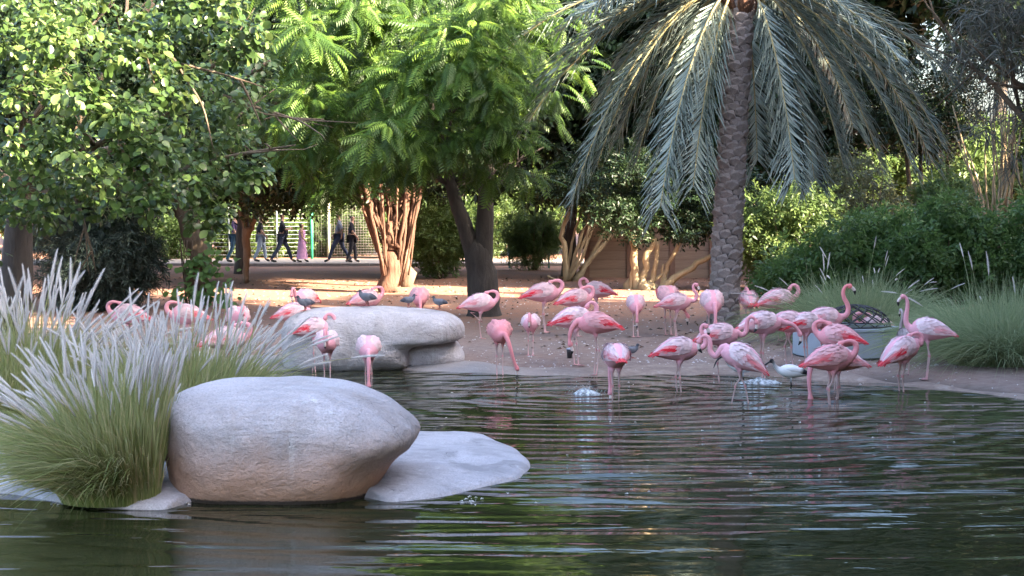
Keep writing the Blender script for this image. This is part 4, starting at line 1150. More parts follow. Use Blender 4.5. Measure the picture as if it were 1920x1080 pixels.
grass_clump("tall dark green fountain grass at the right edge of the bank", at_depth(1890, 700, 25.2).xy.to_3d() + Vector((0, 0, .05)), 8500, 24, 1.75, .85, (-.05, -.05), M['grass_far'], .3, 205, .75, 1.05, minup=.9)

# ------------------------------------------------------------------ birds
m, t, p, out = new_mat("plumage")
cA = attr(t, "col").outputs["Color"]
v = coords(t, (14, 30, 30)); n_ = noise(t, 1.6, 4, .6, v)
vo = t.nodes.new("ShaderNodeTexVoronoi"); vo.inputs["Scale"].default_value = 1.5; t.links.new(v, vo.inputs["Vector"])
c = mixc(t, mth(t, 'MULTIPLY', n_, .35), cA, mixc(t, 1.0, cA, (.72, .55, .58), 'MULTIPLY'))
t.links.new(c, p.inputs["Base Color"]); p.inputs["Roughness"].default_value = .75
p.inputs["Specular IOR Level"].default_value = .25
bump(t, vo.outputs["Distance"], p, .3, .008)
M['plumage'] = m
m, t, p, out = new_mat("horn")
t.links.new(attr(t, "col").outputs["Color"], p.inputs["Base Color"]); p.inputs["Roughness"].default_value = .4
M['horn'] = m

NR = 14
def loft(spine, rw, rh, n=NR, lat=None):
    """spine (m,2) in the x-z plane; elliptical rings; returns V, Q, T"""
    m_ = len(spine)
    S3 = np.c_[spine[:, 0], lat if lat is not None else np.zeros(m_), spine[:, 1]]
    tg = norm(np.gradient(S3, axis=0))
    yv = np.array([0, 1.0, 0]); rings = []
    a = np.linspace(0, 2 * math.pi, n, endpoint=False)
    for i in range(m_):
        y_ = norm(yv - tg[i] * np.dot(yv, tg[i])); z_ = np.cross(tg[i], y_)
        rings.append(S3[i] + np.outer(np.cos(a) * rw[i], y_) + np.outer(np.sin(a) * rh[i], z_))
    V = np.concatenate(rings + [S3[:1], S3[-1:]])
    i0 = np.arange(m_ - 1)[:, None] * n; j = np.arange(n)[None]; jn = (j + 1) % n
    Q = np.stack([i0 + j, i0 + jn, i0 + n + jn, i0 + n + j], -1).reshape(-1, 4)
    b_, t_ = m_ * n, m_ * n + 1
    T = np.array([[b_, (k + 1) % n, k] for k in range(n)] + [[t_, (m_ - 1) * n + k, (m_ - 1) * n + (k + 1) % n] for k in range(n)])
    return V, Q, T
NECK = {
 'up':    ([(.30, .71), (.335, .78), (.32, .87), (.275, .95), (.255, 1.03), (.275, 1.10), (.315, 1.135)], (.36, 1.125), -40),
 'tall':  ([(.28, .74), (.29, .82), (.28, .90), (.27, .98), (.275, 1.06), (.30, 1.115)], (.345, 1.12), -50),
 'S':     ([(.30, .68), (.345, .72), (.35, .80), (.305, .87), (.29, .94), (.315, .985)], (.36, .965), -62),
 'down':  ([(.29, .64), (.335, .56), (.355, .44), (.355, .32), (.345, .22)], (.335, .14), -105),
 'mid':   ([(.29, .64), (.335, .57), (.355, .49), (.36, .42)], (.35, .345), -115),
 'tuck':  ([(.275, .72), (.298, .785), (.275, .842), (.21, .865), (.14, .855)], (.085, .83), 205),
 'chest': ([(.285, .73), (.31, .80), (.335, .855), (.375, .855), (.40, .79)], (.395, .73), -95),
 'arch':  ([(.29, .66), (.34, .67), (.375, .73), (.375, .82), (.40, .89), (.45, .91), (.495, .88)], (.515, .83), -85),
 'low':   ([(.30, .66), (.37, .65), (.44, .62), (.50, .56)], (.535, .49), -80),
 'preen': ([(.28, .72), (.31, .785), (.295, .85), (.24, .885), (.19, .87)], (.165, .82), 250),
}
PALE = np.array([.88, .46, .54]); WHITE = np.array([.88, .71, .74]); SALM = np.array([.84, .27, .28]); REDC = np.array([.84, .035, .06]); LEG = np.array([.62, .44, .42]); BLK = np.array([.012, .011, .012])
MIDP = np.array([.84, .38, .43])
def bird_body(sections, neck, head, hr, neck_r, pitch, hip, lat, col_body, col_neck, legs, hipz, leg_r, leg_c, foot, lat_pts=None, m_=None):
    """one continuous surface from tail to head, with the legs drawn out of the belly"""
    S = np.array(sections, float)
    cp, sp = math.cos(pitch), math.sin(pitch)
    xz = S[:, :2] - hip; xz = np.c_[xz[:, 0] * cp + xz[:, 1] * sp, -xz[:, 0] * sp + xz[:, 1] * cp] + hip
    nk = np.array(neck, float); nn = len(nk)
    pts = np.vstack([xz, nk, [head]])
    rw = np.concatenate([S[:, 2], np.linspace(neck_r[0], neck_r[1], nn), [hr]])
    rh = np.concatenate([S[:, 3], np.linspace(neck_r[0] * 1.1, neck_r[1], nn), [hr * 1.1]])
    la = np.zeros(len(pts)); kk = len(S)
    la[kk:] = lat * np.linspace(.15, 1, nn + 1)
    isn = np.concatenate([np.zeros(kk), np.linspace(.3, 1, nn + 1)])
    # a rounded cap beyond the head
    dirh = norm(np.array(head) - nk[-1])
    pts = np.vstack([pts, np.array(head) + dirh * hr * .8]); rw = np.append(rw, hr * .45); rh = np.append(rh, hr * .45); la = np.append(la, la[-1]); isn = np.append(isn, 1)
    m = len(pts); M2 = int(m * 3)
    D = catmull(np.c_[pts, la], M2)
    R2 = np.clip(catmull(np.c_[rw, rh, isn], M2), .003, 1)
    spine, la2 = D[:, :2], D[:, 2]
    V, Q, T = loft(spine, R2[:, 0], R2[:, 1], lat=la2)
    isn2 = np.repeat(R2[:, 2], NR); isn2 = np.concatenate([isn2, [0, 1]])
    C = col_body[None] * (1 - isn2[:, None]) + col_neck[None] * isn2[:, None]
    # legs: pull a tube out of a belly face on each side
    Q = Q.tolist(); T = T.tolist(); V = V.tolist(); C = C.tolist()
    for side, leg in zip((1, -1), legs):
        hipx = leg[0][0]
        # belly ring nearest to the hip, lower side faces
        body_m = int(len(S) * 3) - 2
        ri = int(np.argmin(np.abs(spine[:body_m, 0] - hipx)))
        # angular index: the belly lies at -90 deg
        best, bi = 1e9, None
        for j in range(NR):
            f = [ri * NR + j, ri * NR + (j + 1) % NR, (ri + 1) * NR + (j + 1) % NR, (ri + 1) * NR + j]
            c_ = np.mean([V[q] for q in f], 0)
            sc_ = abs(c_[1] - side * hipz) * 2 + c_[2]
            if sc_ < best: best, bi = sc_, f
        if bi not in Q: continue
        Q.remove(bi)
        prev = bi
        path = leg
        for k, (x_, y_, z_, r_) in enumerate(path):
            nxt = path[min(k + 1, len(path) - 1)]; prv = path[max(k - 1, 0)]
            tgv = norm(np.array(nxt[:3]) - np.array(prv[:3]) + 1e-6)
            e1 = norm(np.cross(tgv, [0, 1.0, 0])); e2 = np.cross(tgv, e1)
            # order corners like the source face
            base_c = np.array([V[q] for q in bi]); bc = base_c.mean(0)
            ring = []
            for q in base_c:
                d_ = q - bc; sx_ = 1 if d_[0] >= 0 else -1; sy_ = 1 if d_[1] >= 0 else -1
                ring.append(np.array([x_, y_, z_]) + r_ * .8 * (-e1 * sx_ * (1 if e1[0] < 0 else -1) + np.array([0, 1.0, 0]) * sy_))
            ids = []
            for q in ring:
                ids.append(len(V)); V.append(list(q)); C.append(list(leg_c[k]))
            for j in range(4): Q.append([prev[j], prev[(j + 1) % 4], ids[(j + 1) % 4], ids[j]])
            prev = ids
        if foot:
            # webbed foot drawn forward out of the last ring
            x_, y_, z_, r_ = path[-1]
            w_ = []
            for q in prev:
                d_ = np.array(V[q]) - [x_, y_, z_]
                w_.append([x_ + (foot if d_[0] > 0 else -.015), y_ + (.045 if d_[0] > 0 else .012) * (1 if d_[1] > 0 else -1), z_ - .012])
            ids = []
            for q in w_: ids.append(len(V)); V.append(q); C.append(list(leg_c[-1]))
            for j in range(4): Q.append([prev[j], prev[(j + 1) % 4], ids[(j + 1) % 4], ids[j]])
            prev = ids
        Q.append(prev)
    me = make_mesh("body", np.array(V), [np.array(Q), np.array(T)], M['plumage'], col=np.array(C))
    return me, la[-1]
def bill_mesh(head, ang, lat, hr, L, kink, cols, r=(.021, .023, .019, .005)):
    a = R(ang); d0 = np.array([math.cos(a), math.sin(a)]); a2 = a + kink; d1 = np.array([math.cos(a2), math.sin(a2)])
    p0 = np.array(head) + d0 * hr * .5; p1 = p0 + d0 * L * .40; p2 = p1 + (d0 * .3 + d1 * .7) * L * .32; p3 = p2 + d1 * L * .32
    S = catmull(np.array([np.append(q, 0) for q in (p0, p1, p2, p3)]), 12)[:, :2]
    rr_ = catmull(np.c_[np.array(r), np.array(r), np.array(r)], 12)[:, 0]
    V, Q, T = loft(S, np.clip(rr_ * .8, .003, 1), np.clip(rr_, .003, 1), 8, np.full(12, lat))
    ci = np.concatenate([np.repeat(np.linspace(0, 1, 12), 8), [0, 1]])
    C = np.where(ci[:, None] < .52, cols[0], cols[1])
    return make_mesh("bill", V, [Q, T], M['horn'], col=C)
FSEC = [(-.38, .585, .012, .010), (-.32, .605, .06, .045), (-.22, .635, .115, .105), (-.10, .660, .150, .150), (.02, .668, .158, .165), (.12, .668, .135, .148), (.19, .672, .09, .10), (.235, .685, .048, .055)]
def wing_mesh(side, pitch, hip, base, redamt, droop=0.0, seed=0):
    """closed wing: a shell over the flank, covered by overlapping feathers that end in loose coral coverts"""
    rg = np.random.default_rng(seed)
    U = np.linspace(0, 1, 15); Wv = np.linspace(0, 1, 9)
    S = np.array(FSEC)
    def pt(u, w_, extra=0.0, inner=False):
        x_ = .155 - u * .50
        rw_ = max(np.interp(x_, S[:, 0], S[:, 2]), .045); rh_ = max(np.interp(x_, S[:, 0], S[:, 3]), .035); zc_ = np.interp(x_, S[:, 0], S[:, 1])
        a = R(82 - w_ * (88 + 14 * math.sin(math.pi * u)))
        lift = .95 + .13 * min(1, u * 3.2) * min(1, w_ * 4 + .25) + .05 * math.sin(math.pi * w_) - (.06 if inner else 0)
        return [x_ - .06 * w_ * (u > .2) * u, side * (math.cos(a) * rw_ * lift + extra), zc_ + math.sin(a) * (rh_ * lift + extra) - .015 * u * w_ - droop * u * w_]
    def colr(u, w_):
        red = np.clip((u - .36) * 7, 0, 1) * np.clip((w_ - .36 - .25 * (1 - u)) * 7, 0, 1)
        red = min(1, red * redamt * (.9 + .3 * math.sin(w_ * 31 + u * 17)))
        if w_ > .85 and u < .85: red *= .25
        return base * (1 - red) + REDC * red
    V, C = [], []
    for th in (0, 1):
        for u in U:
            for w_ in Wv: V.append(pt(u, w_, 0, th == 1)); C.append(colr(u, w_))
    nu, nw = len(U), len(Wv)
    i = np.arange(nu - 1)[:, None] * nw + np.arange(nw - 1)[None]
    Q0 = np.stack([i, i + 1, i + nw + 1, i + nw], -1).reshape(-1, 4)
    Q1 = Q0[:, ::-1] + nu * nw
    bnd = [(a, a + 1) for a in range(nw - 1)] + [((nu - 1) * nw + a + 1, (nu - 1) * nw + a) for a in range(nw - 1)] + [((a + 1) * nw, a * nw) for a in range(nu - 1)] + [(a * nw + nw - 1, (a + 1) * nw + nw - 1) for a in range(nu - 1)]
    QQ = [Q0, Q1, np.array([[b_, a, a + nu * nw, b_ + nu * nw] for a, b_ in bnd])]
    k = len(V); fq = []
    for ui, u in enumerate(np.linspace(.10, .86, 10)):
        for wi, w_ in enumerate(np.linspace(.06, .95, 7)):
            uu = u + rg.normal() * .02; ww = min(1, max(0, w_ + rg.normal() * .025 + (.06 if ui % 2 else 0)))
            dl = .13 + .10 * u + rg.normal() * .02; hw = .075 + .01 * rg.normal(); up_ = .010 + .018 * rg.random() ** 2
            c_ = colr(min(1, uu + dl * .5), ww) * rg.uniform(.84, 1.06)
            V += [pt(uu, max(0, ww - hw), .003), pt(uu, min(1, ww + hw), .003), pt(min(1, uu + dl * .6), max(0, ww - hw * .8), up_ * .8), pt(min(1, uu + dl * .6), min(1, ww + hw * .8), up_ * .8), pt(min(1.06, uu + dl), min(1, ww + .03), up_)]
            C += [c_ * .93, c_ * .93, c_, c_, np.minimum(1, c_ * 1.05)]
            fq.append(k); k += 5
    fq = np.array(fq)
    V = np.array(V)
    cp, sp = math.cos(pitch), math.sin(pitch)
    xz = V[:, [0, 2]] - hip; V[:, 0] = xz[:, 0] * cp + xz[:, 1] * sp + hip[0]; V[:, 2] = -xz[:, 0] * sp + xz[:, 1] * cp + hip[1]
    QQ.append(np.stack([fq, fq + 1, fq + 3, fq + 2], 1))
    return make_mesh("wing", V, [np.concatenate(QQ), np.stack([fq + 2, fq + 3, fq + 4], 1)], M['plumage'], col=np.clip(np.array(C), 0, 1))
def tail_mesh(pitch, hip, red, droop):
    VV, QQ, C, k = [], [], [], 0
    for j, a in enumerate(np.linspace(-.5, .5, 7)):
        for s_, w_ in ((0, .02), (.4, .03), (.8, .026), (1, .004)):
            L = .19 - .04 * abs(a)
            c_ = np.array([-.25 - s_ * L * math.cos(a), s_ * L * math.sin(a) * .8, .625 + .018 * math.cos(a * 2) + .006 * (j % 2) - (.05 + droop) * s_ ** 1.4])
            VV += [c_ + [0, w_, -.004], c_ + [0, -w_, -.004], c_ + [0, -w_, .006], c_ + [0, w_, .006]]
            C += [REDC * red + WHITE * (1 - red)] * 4
        for s_ in range(3):
            for e in range(4): QQ.append([k + s_ * 4 + e, k + s_ * 4 + (e + 1) % 4, k + s_ * 4 + 4 + (e + 1) % 4, k + s_ * 4 + 4 + e])
        QQ.append([k + 12, k + 13, k + 14, k + 15]); QQ.append([k + 3, k + 2, k + 1, k]); k += 16
    V = np.array(VV); cp, sp = math.cos(pitch), math.sin(pitch)
    xz = V[:, [0, 2]] - hip; V[:, 0] = xz[:, 0] * cp + xz[:, 1] * sp + hip[0]; V[:, 2] = -xz[:, 0] * sp + xz[:, 1] * cp + hip[1]
    return make_mesh("tail", V, [np.array(QQ)], M['plumage'], col=np.array(C))
def leg_path(side, kind, seed):
    rg = np.random.default_rng(seed); y = .045 * side
    j = rg.normal() * .02
    top_ = [(-.01, y, .505, .045), (-.015, y, .46, .020), (-.02, y, .40, .0125)]
    if kind == 'stand': rest = [(-.03 + j, y, .335, .0115), (-.035 + j, y, .31, .0165), (-.03 + j, y, .285, .0105), (-.015 + j, y, .15, .0088), (0 + j, y, .022, .010)]
    elif kind == 'fore': rest = [(.03, y, .335, .0115), (.04, y, .31, .0165), (.045, y, .285, .0105), (.08, y, .15, .0088), (.115, y, .022, .010)]
    elif kind == 'aft': rest = [(-.06, y, .335, .0115), (-.075, y, .31, .0165), (-.08, y, .285, .0105), (-.11, y, .15, .0088), (-.15, y, .022, .010)]
    elif kind == 'lift': rest = [(.0, y, .345, .0115), (.01, y, .325, .0165), (-.02, y, .335, .0105), (-.10, y, .42, .0088), (-.19, y, .50, .010)]
    return top_ + rest
def flamingo(label, px, yc, yaw, neck='tuck', s=1.0, z0=None, pitch=0, lat=0, legs=('stand', 'stand'), tint=0.3, red=1.0, group="flamingos gathered at the water's edge", seed=None, grey=False, foot_y=None, dy=0.0, depth=None, nt=None):
    zt = .1 if z0 is None else z0
    ppm = (yc - 365) / (CAM_H - zt - .66 * s)
    d = depth or FPX / ppm + dy
    c = at_depth(px, yc, d)
    z = gz1(c.x, c.y)
    z = max(z, -.20) if z0 is None else z
    if z < -.01: z = max(z, -.16)
    t_ = thing("flamingo", label, "flamingo", (c.x, c.y, c.z - .66 * s), R(yaw), group)
    t_.scale = (s, s, s)
    # drop the bird on the ground and let its legs take up the difference
    dz = (c.z - .66 * s) - z
    t_.location.z = z
    off_ = min(.22, max(-.34, (c.z - z) / s - .66))
    rgb = np.random.default_rng(seed if seed is not None else int(px))
    ramt = rgb.uniform(.35, 1.05)
    hip = np.array([0, .64]); pr = R(pitch)
    npts, head, bang = NECK[neck]
    tint = tint * (.62 if tint < .5 else 1); cb = PALE * (1 - tint) + SALM * tint; cb = cb * rgb.uniform(.95, 1.04); nt = tint if nt is None else nt; cn = MIDP * (1 - nt) + SALM * nt
    wb = (WHITE * (1 - tint) + SALM * tint)
    if grey: cb, cn, wb = np.array([.42, .36, .36]), np.array([.38, .33, .33]), np.array([.45, .38, .38])
    lc = [cb, (cb + LEG) / 2, LEG, LEG, np.array([.70, .30, .32]), LEG, LEG, np.array([.66, .36, .36])]
    lg = [[(a, b, q * (.505 + off_) / .505 - off_, r_) for a, b, q, r_ in leg_path(sd_, kd, int(px) + (sd_ < 0))] for sd_, kd in ((1, legs[0]), (-1, legs[1]))]
    nz = np.array(npts, float)
    me, lt = bird_body(FSEC, npts, head, .034, (.036, .021), pr, hip, lat, cb, cn, lg, .045, 0, lc, .085)
    L_ = (0, 0, off_)
    obj("body", me, t_, L_)
    obj("bill", bill_mesh(head, bang, lt, .034, .135, -.75 if math.cos(R(bang)) > -.2 and neck not in ('tuck', 'preen') else .75, (np.array([.72, .58, .55]), BLK)), t_, L_)
    for sd_ in (1, -1): obj("wing", wing_mesh(sd_, pr, hip, wb, red * ramt, 0.0, int(px) * 2 + sd_), t_, L_)
    obj("tail", tail_mesh(pr, hip, red * .9, .03), t_, L_)
    return t_
FL = "flamingos on the far bank"
D = dict
birds = [
 ("pale pink flamingo half hidden behind the left plumes, furthest left of all", 238, 590, 180, 'tuck', D(tint=.35)),
 ("pink flamingo glimpsed between the middle plumes behind the upright fountain grass", 348, 590, 200, 'tuck', D(tint=.3)),
 ("pink flamingo seen through the last tall plumes left of the long boulder", 447, 595, -70, 'chest', D(tint=.45)),
 ("pink flamingo low behind the plumes nearest the long boulder", 428, 630, 20, 'tuck', D(tint=.25)),
 ("flamingo with a red tail tip hunched behind the left end of the long boulder", 553, 586, 20, 'low', D(tint=.2, s=.95)),
 ("flamingo preening with dark bill above the left end of the long boulder", 572, 560, -120, 'chest', D(tint=.35)),
 ("flamingo behind the middle of the long boulder with a grey pigeon before it", 690, 560, 30, 'tuck', D(tint=.35)),
 ("round-bodied pink flamingo with neck hanging down behind the long boulder", 787, 556, -85, 'down', D(tint=.5, pitch=14)),
 ("pale flamingo with ruffled back before the left part of the long boulder", 590, 616, 10, 'preen', D(tint=.2, s=.95, z0=0.02)),
 ("pale flamingo facing us with head tucked on its chest, beside the ruffled one", 613, 642, -88, 'chest', D(tint=.25, s=.95, z0=-.05)),
 ("pale pink flamingo dipping its bill in the water before the long boulder", 691, 652, -85, 'down', D(tint=.25, pitch=16, z0=-.08, s=.95)),
 ("sleeping flamingo with one leg folded before the dark forked trunk", 902, 568, 8, 'tuck', D(tint=.2, legs=('stand', 'lift'))),
 ("salmon flamingo reaching its neck sideways down to the water right of the long boulder", 937, 622, -80, 'down', D(tint=.75, pitch=14, lat=.20, z0=-.02)),
 ("small flamingo facing us with bill tucked, standing alone on the sand", 995, 606, -95, 'chest', D(tint=.2, s=.82)),
 ("mauve flamingo with a red tail standing side-on at the back of the flock", 1021, 549, 5, 'tuck', D(tint=.35, s=1.12)),
 ("flamingo with rounded pink back behind the pale resting pair", 1082, 560, 20, 'tuck', D(tint=.4, s=1.05)),
 ("flamingo preening its wing with black bill tip showing, furthest back", 1117, 544, 170, 'preen', D(tint=.3, s=1.02)),
 ("white-pink flamingo with fluffed back behind the salmon one at the cup", 1080, 597, 15, 'preen', D(tint=.1, s=1.05)),
 ("salmon flamingo with red tail right and neck lowered beside the drink cup", 1115, 606, 180, 'mid', D(tint=.62, s=1.02)),
 ("white-backed flamingo seen from behind with head down in the water", 1154, 668, 98, 'down', D(tint=.1, pitch=8, z0=-.08, s=1.0)),
 ("slim flamingo facing us with neck straight down, left of the cream stems", 1192, 570, -90, 'mid', D(tint=.35, pitch=24, s=.92)),
 ("deep pink flamingo bowing with its neck curled up near the sand", 1253, 556, -75, 'mid', D(tint=.5, pitch=24, lat=.22, s=1.08)),
 ("flamingo with raised curved neck behind the bowing deep pink one", 1270, 566, 5, 'S', D(tint=.3, s=.98)),
 ("pink flamingo before the palm trunk with its neck hanging straight down", 1335, 566, -88, 'mid', D(tint=.4, pitch=26, s=1.1)),
 ("flamingo showing its red rump right of the palm trunk", 1403, 562, 92, 'tuck', D(tint=.35, s=.98)),
 ("flamingo with head tucked and bright red wing right of the palm trunk", 1462, 562, 15, 'preen', D(tint=.25, s=1.12)),
 ("white-pink flamingo at the left end of the row feeding at the trough", 1432, 606, 12, 'low', D(tint=.1, s=1.05)),
 ("pink flamingo with raised coral wing feathers second in the row at the trough", 1480, 604, 10, 'low', D(tint=.35, s=1.0)),
 ("pale flamingo with long coral flank stripe, middle of the row at the trough", 1512, 606, 12, 'low', D(tint=.12, s=.98)),
 ("orange-necked flamingo standing with raised head beside the trough", 1548, 598, 8, 'up', D(tint=.3, s=1.05, nt=1.2)),
 ("salmon-pink flamingo with red tail right, its back against the trough", 1568, 626, 165, 'tuck', D(tint=.55, s=1.0)),
 ("plump salmon flamingo with curled neck standing in the shallows before the trough", 1562, 672, 12, 'tuck', D(tint=.5, s=1.05, z0=-.1)),
 ("flamingo dipping a black-tipped bill behind the plump salmon one, red tail right", 1570, 674, 172, 'down', D(tint=.35, s=1.0, z0=-.08, dy=.55)),
 ("classic side-on pale flamingo with curved neck and coral wing in the shallows", 1275, 655, 8, 'S', D(tint=.15, z0=-.08)),
 ("pink flamingo with arched neck standing behind the tilted one", 1352, 628, 8, 'arch', D(tint=.3, z0=.0)),
 ("tilted pale flamingo with coral tail, wading left with an arched neck", 1386, 668, 163, 'arch', D(tint=.12, pitch=-20, z0=-.06, legs=('fore', 'aft'))),
 ("flamingo behind the black net dome with its white neck arched", 1640, 613, 180, 'tuck', D(tint=.3, s=1.12, depth=27.5)),
 ("tall flamingo with upright neck and coral tail at the right end", 1738, 618, 168, 'tall', D(tint=.15, s=1.0)),
 ("leaning pale flamingo with dipped coral tail in the water, in front at right", 1694, 655, 25, 'tuck', D(tint=.2, pitch=-16, s=1.02, z0=-.1)),
 ("thin grey-necked young flamingo peeping behind the leaning pale one", 1700, 632, 95, 'up', D(grey=True, s=.78, red=.1)),
]
for k, (lab, px, yc, yaw, nk, kw) in enumerate(birds):
    flamingo(lab, px, yc, yaw, nk, group="flamingo flock by the pond", seed=300 + k, **kw)

# ibises and pigeons
def small_bird(name, label, cat, loc, yaw, s, sec, neck, head, hr, nr_, cb, cn, leg_c, legs_h, bill, wings=None, wing_c=None, tail_c=None):
    t_ = thing(name, label, cat, loc, R(yaw)); t_.scale = (s, s, s)
    lg = []
    for sd_ in (1, -1):
        y = .03 * sd_
        lg.append([(0, y, legs_h * 1.0, .018), (.0, y, legs_h * .72, .010), (-.01, y, legs_h * .5, .011), (0, y, legs_h * .25, .008), (.01 + .03 * sd_, y, .01, .008)])
    hip = np.array([0, sec[len(sec) // 2][1]])
    me, lt = bird_body(sec, neck, head, hr, nr_, 0, hip, 0, cb, cn, lg, .03, 0, [cb] + [leg_c] * 4, .05)
    obj("body", me, t_)
    obj("bill", bill_mesh(head, bill[0], 0, hr, bill[1], bill[2], (bill[3], bill[3]), bill[4]), t_)
    S = np.array(sec)
    for sd_ in (1, -1):
        mb = MB()
        w3 = [(x_, sd_ * np.interp(x_, S[:, 0], S[:, 2]) * .62, np.interp(x_, S[:, 0], S[:, 1]) + np.interp(x_, S[:, 0], S[:, 3]) * .35) for x_ in np.linspace(S[-2, 0], S[0, 0] * .95, 8)]
        rr_ = np.interp(np.linspace(0, 1, 8), [0, .3, .8, 1], [.02, .05, .035, .008])
        mb.tube(w3, rr_, 8)
        V = np.concatenate(mb.V); C = np.tile(wing_c, (len(V), 1))
        if tail_c is not None: C[V[:, 0] < S[0, 0] * .45] = tail_c
        obj("wing", make_mesh("wing", V, [np.concatenate(mb.Q), np.concatenate(mb.T)], M['plumage'], col=C), t_)
    return t_
ISEC = [(-.27, .30, .012, .012), (-.2, .315, .045, .035), (-.1, .335, .085, .075), (.0, .345, .095, .095), (.09, .35, .08, .082), (.15, .36, .045, .05)]
INK = ([(.19, .385), (.22, .42), (.235, .46)], (.265, .485))
IW = np.array([.80, .80, .80]); IB = np.array([.015, .014, .018])
def ground_at(px, py, z=.08):
    q = on_plane(px, py, z); return (q.x, q.y, gz1(q.x, q.y))
small_bird("ibis", "white ibis with black head and tail walking left before the trough", "ibis", ground_at(1483, 712), 172, 1.02, ISEC, INK[0], INK[1], .03, (.03, .02), IW, IB, IB, .26, (-35, .20, -.6, IB, (.013, .011, .009, .004)), wing_c=IW, tail_c=IB)
small_bird("ibis", "white ibis mostly hidden behind the tilted pale flamingo, black tail out right", "ibis", ground_at(1392, 705), 186, 1.05, ISEC, INK[0], INK[1], .03, (.03, .02), IW, IB, IB, .26, (-35, .20, -.6, IB, (.013, .011, .009, .004)), wing_c=IW, tail_c=IB)
PSEC = [(-.17, .12, .02, .008), (-.11, .125, .04, .022), (-.04, .135, .062, .055), (.03, .145, .062, .062), (.08, .165, .04, .045)]
PNK = ([(.10, .19), (.108, .215)], (.118, .235))
PG = np.array([.17, .18, .21]); PDK = np.array([.07, .075, .09])
def pigeon(label, px, py, d, yaw, s=1.2, z=None):
    q = at_depth(px, py, d); small_bird("pigeon", label, "pigeon", (q.x, q.y, gz1(q.x, q.y) if z is None else q.z), yaw, s, PSEC, PNK[0], PNK[1], .024, (.032, .024), PG, PDK, np.array([.4, .15, .13]), .09,
                   (-15, .05, -.2, PDK, (.009, .008, .006, .003)), wing_c=PG, tail_c=PDK)
pigeon("grey pigeon perched on the left shoulder of the long pale boulder", 572, 583, 25.5, 205, .95, 1)
pigeon("dark grey pigeon perched on the middle of the long pale boulder", 688, 574, 25.5, 160, 1.0, 1)
pigeon("small dark pigeon perched at the right part of the long boulder's top", 824, 580, 25.5, 170, .8, 1)
pigeon("grey pigeon lower on the boulder beside the hanging-neck flamingo", 766, 576, 25.6, 20, .8, 1)
pigeon("small dark pigeon on the sand right of the white-backed flamingo", 1183, 672, 25.9, 0, .9)

# ------------------------------------------------------------------ trough with net dome, cup, splashes
q = on_plane(1596, 672, .1)
tr = thing("feeding_trough", "grey-blue eight-sided feeding trough under a black net dome", "trough", (q.x, q.y + .55, gz1(q.x, q.y + .55)), R(12))
TM = plain("trough_paint", (.36, .40, .46), .55, .12, 5); TD = plain("dark_metal", (.03, .03, .035), .5, .2, 10)
def ngon(r, n=8): return np.array([[r * math.cos(2 * math.pi * (k + .5) / n), r * math.sin(2 * math.pi * (k + .5) / n)] for k in range(n)])
RT, HT = .80, .43
for k in range(8):
    a = ngon(RT)[k]; b = ngon(RT)[(k + 1) % 8]; mid = (a + b) / 2; ang = math.atan2(b[1] - a[1], b[0] - a[0])
    mb = MB(); mb.box((0, 0, HT / 2), (np.linalg.norm(b - a) - .012, .03, HT))
    o = mb.build("side_panel", TM, tr, smooth=False); o.location = (mid[0], mid[1], 0); o.rotation_euler = (0, 0, ang)
    mb = MB(); mb.box((0, 0, 0), (np.linalg.norm(b - a) + .03, .07, .035)); o = mb.build("rim", TM, tr, smooth=False); o.location = (mid[0], mid[1], HT + .018 + .001 * (k % 2)); o.rotation_euler = (0, 0, ang)
mb = MB(); g8 = ngon(RT - .03); mb.add(np.c_[np.vstack([g8, [[0, 0]]]), np.full(9, HT - .08)], None, [[k, (k + 1) % 8, 8] for k in range(8)])
mb.build("feed", plain("feed_mash", (.20, .15, .10), .9, .3, 30), tr)
mb = MB(); mb.tube([(RT * 1.0 * math.cos(a), RT * 1.0 * math.sin(a), .012) for a in np.linspace(0, 2 * math.pi, 25)], .014, 5); mb.build("base_rail", TD, tr)
# net dome: two families of slanting wires over an ellipsoid
dx, DR, DH = .18, .56, .33
for fam in (-1, 1):
    for k in range(14):
        a0 = 2 * math.pi * k / 14
        w3 = []
        for s_ in np.linspace(0, .93, 14):
            a = a0 + fam * s_ * 1.35; el = s_ * math.pi / 2
            w3.append((dx + DR * math.cos(el) * math.cos(a), DR * math.cos(el) * math.sin(a) * .9, HT + .04 + DH * math.sin(el)))
        mb = MB(); mb.tube(w3, .010, 5); mb.build("wire", TD, tr)
mb = MB()
for el in (0, .93 * math.pi / 2): mb.tube([(dx + DR * math.cos(el) * math.cos(a), DR * math.cos(el) * math.sin(a) * .9, HT + .04 + DH * math.sin(el)) for a in np.linspace(0, 2 * math.pi, 29)], .012, 6)
mb.build("hoop", TD, tr)

q = ground_at(1068, 676)
cu = thing("drink_cup", "dark takeaway drink cup with pale lid and straw standing on the sand", "cup", q)
mb = MB(); mb.tube([(0, 0, 0), (0, 0, .10), (0, 0, .135)], [.036, .045, .048], 16); mb.build("cup", TD, cu)
mb = MB(); mb.tube([(0, 0, .135), (0, 0, .15), (0, 0, .158)], [.051, .051, .04], 16); mb.build("lid", plain("cup_lid", (.45, .48, .6), .4, .05, 5, 0), cu)
mb = MB(); mb.tube([(0, 0, .15), (.03, 0, .27)], .006, 6); mb.build("straw", plain("straw", (.7, .68, .66), .4, .05, 5, 0), cu)

